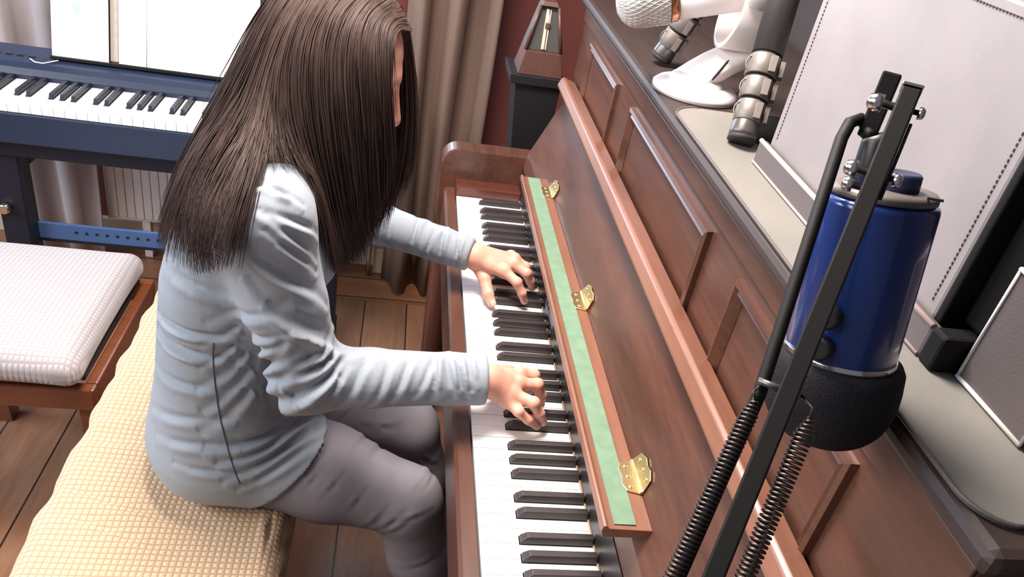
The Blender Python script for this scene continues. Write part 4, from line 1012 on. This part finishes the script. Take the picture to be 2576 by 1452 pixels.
# ------------------------------------------------------------------ hair: a shell under thousands of fine locks
NEAR=[[[-0.338,-0.56,1.23],[-0.357,-0.565,1.174],[-0.391,-0.57,1.099],[-0.427,-0.57,1.031],[-0.455,-0.57,0.958],[-0.461,-0.58,0.918]],
 [[-0.326,-0.59,1.239],[-0.342,-0.595,1.175],[-0.366,-0.6,1.1],[-0.397,-0.6,1.034],[-0.426,-0.6,0.958],[-0.432,-0.61,0.893]],
 [[-0.314,-0.605,1.235],[-0.324,-0.615,1.173],[-0.336,-0.63,1.115],[-0.348,-0.67,1.06],[-0.363,-0.7,0.995],[-0.37,-0.72,0.916]],
 [[-0.305,-0.615,1.23],[-0.311,-0.63,1.165],[-0.311,-0.66,1.119],[-0.308,-0.71,1.096],[-0.312,-0.785,1.087],[-0.321,-0.81,1.054],[-0.333,-0.815,0.979]],
 [[-0.294,-0.618,1.232],[-0.291,-0.635,1.169],[-0.287,-0.65,1.108],[-0.272,-0.685,1.066],[-0.252,-0.685,1.018],[-0.237,-0.675,0.966],[-0.218,-0.67,0.9]],
 [[-0.278,-0.622,1.24],[-0.272,-0.64,1.173],[-0.264,-0.655,1.102],[-0.246,-0.665,1.043],[-0.226,-0.67,0.983],[-0.208,-0.665,0.903]],
 [[-0.255,-0.625,1.244],[-0.246,-0.645,1.179],[-0.236,-0.655,1.106],[-0.221,-0.66,1.038],[-0.206,-0.66,0.968],[-0.194,-0.655,0.901]],
 [[-0.23,-0.625,1.25],[-0.219,-0.645,1.183],[-0.208,-0.65,1.108],[-0.198,-0.65,1.036],[-0.189,-0.645,0.967],[-0.181,-0.64,0.907]],
 [[-0.204,-0.62,1.25],[-0.192,-0.64,1.185],[-0.183,-0.64,1.107],[-0.177,-0.635,1.037],[-0.174,-0.63,0.98],[-0.168,-0.62,0.943]],
 [[-0.181,-0.61,1.249],[-0.171,-0.625,1.193],[-0.164,-0.63,1.133],[-0.161,-0.625,1.075],[-0.161,-0.62,1.026],[-0.163,-0.61,0.977]],
 [[-0.163,-0.59,1.239],[-0.163,-0.605,1.208],[-0.163,-0.615,1.17],[-0.157,-0.61,1.126],[-0.149,-0.6,1.072],[-0.151,-0.59,1.018]]]
FAR=[[[-0.145,-0.48,1.224],[-0.132,-0.46,1.163],[-0.123,-0.45,1.101],[-0.117,-0.45,1.037],[-0.119,-0.455,0.985],[-0.134,-0.46,0.944]],
 [[-0.155,-0.46,1.217],[-0.138,-0.445,1.146],[-0.129,-0.44,1.084],[-0.125,-0.44,1.019],[-0.13,-0.445,0.965],[-0.141,-0.45,0.916]],
 [[-0.172,-0.445,1.205],[-0.153,-0.43,1.121],[-0.147,-0.43,1.045],[-0.146,-0.43,0.97],[-0.153,-0.44,0.895],[-0.162,-0.44,0.848]],
 [[-0.2,-0.44,1.2],[-0.189,-0.43,1.116],[-0.183,-0.43,1.034],[-0.183,-0.43,0.952],[-0.187,-0.44,0.876],[-0.189,-0.44,0.806]],
 [[-0.244,-0.44,1.193],[-0.241,-0.43,1.109],[-0.244,-0.42,1.022],[-0.247,-0.42,0.939],[-0.249,-0.43,0.863],[-0.239,-0.43,0.77]],
 [[-0.304,-0.45,1.193],[-0.312,-0.44,1.114],[-0.326,-0.44,1.025],[-0.362,-0.44,0.954],[-0.385,-0.45,0.901],[-0.392,-0.45,0.827]],
 [[-0.335,-0.49,1.209],[-0.353,-0.48,1.138],[-0.382,-0.48,1.052],[-0.418,-0.48,0.978],[-0.447,-0.49,0.913],[-0.458,-0.5,0.876]],
 [[-0.341,-0.53,1.223],[-0.36,-0.53,1.163],[-0.393,-0.53,1.084],[-0.429,-0.53,1.014],[-0.458,-0.53,0.945],[-0.466,-0.54,0.903]]]
def crom(P_, n):
    P_ = np.array(P_, float); Q = np.vstack([2*P_[0]-P_[1], P_, 2*P_[-1]-P_[-2]]); m = len(P_)-1; out = []
    for u in np.linspace(0, m, n):
        i = min(int(u), m-1); t = u-i; p0, p1, p2, p3 = Q[i:i+4]
        out.append(.5*((2*p1)+(-p0+p2)*t+(2*p0-5*p1+4*p2-p3)*t*t+(-p0+3*p1-3*p2+p3)*t**3))
    return np.array(out)
NS = 26
def scalp(fw, rt, upv_): return hp(fw, rt, upv_)
def full(guides, side, flip):
    """prepend the run from the parting over the skull to each guide"""
    res = []; m = len(guides)
    for i, g in enumerate(guides):
        u = i/(m-1)
        if flip: u = 1-u            # 0 back, 1 front
        fw = -.094+.172*u; upw = .022+.106*math.sqrt(max(0, 1-((fw+.006)/.108)**2))
        root = hp(fw, side*.002, upw)
        g0 = np.array(g[0]); mid = (root+g0)/2; out_ = mid-hp(-.006, 0, .022); 
        ml = np.linalg.norm(out_/np.array([1, 1, 1])); mid = hp(-.006, 0, .022)+out_/ml*max(ml, .098)
        res.append(crom([root, mid]+list(g), NS))
    return np.array(res)
GN = full(NEAR, 1, False); GF = full(FAR, -1, True)
def lane(G, u):
    u = np.clip(u, 0, len(G)-1.0001); i = int(u); t = u-i; return G[i]*(1-t)+G[i+1]*t
hs = MB()
def push(c, margin):
    c = np.array(c, float); m_ = np.broadcast_to(np.asarray(margin, float), (len(c),))
    for _ in range(3):
        q = c.astype(np.float32); d = top_sdf(q); e = .002; g = np.stack([top_sdf(q+np.eye(3, dtype=np.float32)[k]*e)-d for k in range(3)], 1)
        g /= np.maximum(np.linalg.norm(g, axis=1, keepdims=True), 1e-6); c = c+g*np.clip(m_-d, 0, .03)[:, None]
    return c
def settle(G):
    for it in range(3):
        G = push(G.reshape(-1, 3), .006).reshape(G.shape)
        for _ in range(3): G[:, 3:-1] = .5*G[:, 3:-1]+.25*(G[:, 2:-2]+G[:, 4:])
    return G
GN = settle(GN); GF = settle(GF)
def locks(G, count, spread, gap=None, thick=.012):
    m = len(G)-1; todo = []
    for _ in range(count):
        u = random.random()*m
        if gap and gap[0] < u < gap[1]:
            cut = random.randint(15, 18)
        else: cut = 99
        c = lane(G, u).copy(); L = int(NS*(.86+.14*random.random()**.6)) if random.random() < .85 else int(NS*(.55+.3*random.random()))
        c = c[:min(max(L, 8), cut)]; t = np.linspace(0, 1, len(c))[:, None]
        cen = np.array([-.25, -.54, 0]); o = c-cen; o[:, 2] = 0; o /= np.maximum(np.linalg.norm(o, axis=1, keepdims=True), 1e-6)
        dep = (random.random()**1.5)*thick; c = c+o*(-.004-dep+.010*random.random()*t)*np.minimum(1, t*6+.25)
        j = np.clip(np.array([random.gauss(0, 1), random.gauss(0, 1), random.gauss(0, .5)]), -1.6, 1.6)*spread; ph = random.random()*6.28
        c = c+j*(t**1.3)+np.array([math.cos(ph), math.sin(ph), 0])*.0022*np.sin(t*(5+4*random.random())+ph)
        r = (.0006+.0007*random.random())*np.clip(1.15-t[:, 0]**3, .15, 1)
        todo.append((c, r, .003+.012*random.random()))
    A = push(np.concatenate([q[0] for q in todo]), np.concatenate([np.full(len(q[0]), q[2]) for q in todo])); o_ = 0
    idx = []; k0 = 0
    for q in todo:
        n_ = len(q[0]); idx += list(range(k0+2, k0+n_-1)); k0 += n_
    idx = np.array(idx)
    for _ in range(10): A[idx] = .5*A[idx]+.25*(A[idx-1]+A[idx+1])
    A = push(A, .002)
    for c, r, m_ in todo: hs.tube(A[o_:o_+len(c)], r, 3, caps=False); o_ += len(c)
locks(GN, 5200, .0055, (3.15, 3.85)); locks(GF, 2000, .006)
# top: short runs filling the crown and the parting
hair = build(hs, 'hair', 'hair', woman)
def shell(G, inset, gap=None):
    mb = MB(); m = len(G)-1; us = np.linspace(0, m, m*4+1); nn = NS-2; cen = np.array([-.25, -.54, 0])
    rows = []
    for u in us:
        c = lane(G, u)[:nn]; t = np.linspace(0, 1, nn)[:, None]; o = c-cen; o[:, 2] = 0; o /= np.maximum(np.linalg.norm(o, axis=1, keepdims=True), 1e-6)
        rows.append((c-o*inset*np.minimum(1, t*5+.2), c-o*(inset+.005)*np.minimum(1, t*5+.2)))
    n_ = len(rows); vs = [p for r in rows for p in r[0]]+[p for r in rows for p in r[1]]; fs = []; W = n_*nn
    for i in range(n_-1):
        um = (us[i]+us[i+1])/2
        for k in range(nn-1):
            if gap and gap[0] < um < gap[1] and k > 15: continue
            a, b, c_, d = i*nn+k, i*nn+k+1, (i+1)*nn+k+1, (i+1)*nn+k
            fs.append((a, b, c_, d)); fs.append((a+W, d+W, c_+W, b+W))
    mb.add(vs, fs, True); return mb
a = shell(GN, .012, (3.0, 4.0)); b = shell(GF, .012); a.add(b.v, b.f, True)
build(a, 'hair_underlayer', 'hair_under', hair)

# ------------------------------------------------------------------ light
def area(name, loc, target, size, sy, power, rgb, spread=math.pi):
    l = bpy.data.lights.new(name, 'AREA'); l.shape = 'RECTANGLE'; l.size = size; l.size_y = sy; l.energy = power; l.color = rgb; l.spread = spread
    o = bpy.data.objects.new(name, l); COL.objects.link(o); o.location = loc
    o.rotation_euler = (Vector(target)-Vector(loc)).to_track_quat('-Z', 'Y').to_euler(); return o
area('window_daylight', (-.58, WY+.45, 1.70), (-.58, 0, 1.2), 1.7, 2.0, 95, (.68, .82, 1.0))
area('cool_side_light', (-2.9, -.2, 1.6), (-.5, -.4, .8), 1.2, 1.4, 62, (.68, .82, 1.0))  # cool area light from the left, where the wall has no window
area('ceiling_lamp', (-.22, -.55, 2.15), (-.05, -.75, .7), .5, .5, 44, (1.0, .90, .82))
area('fill_light', (-2.3, -1.5, 2.2), (-.4, -.6, .5), 1.4, 1.2, 46, (1.0, .92, .86))  # broad fill added to brighten the woman's near side, no actual lamp there
wd = bpy.data.worlds.new('world'); S.world = wd; wd.use_nodes = True
wd.node_tree.nodes['Background'].inputs[0].default_value = (.80, .86, 1.0, 1); wd.node_tree.nodes['Background'].inputs[1].default_value = .16
S.view_settings.view_transform = 'Standard'; S.view_settings.look = 'None'; S.view_settings.gamma = 1; S.view_settings.exposure = .32
try: S.view_settings.use_curve_mapping = False
except Exception: pass
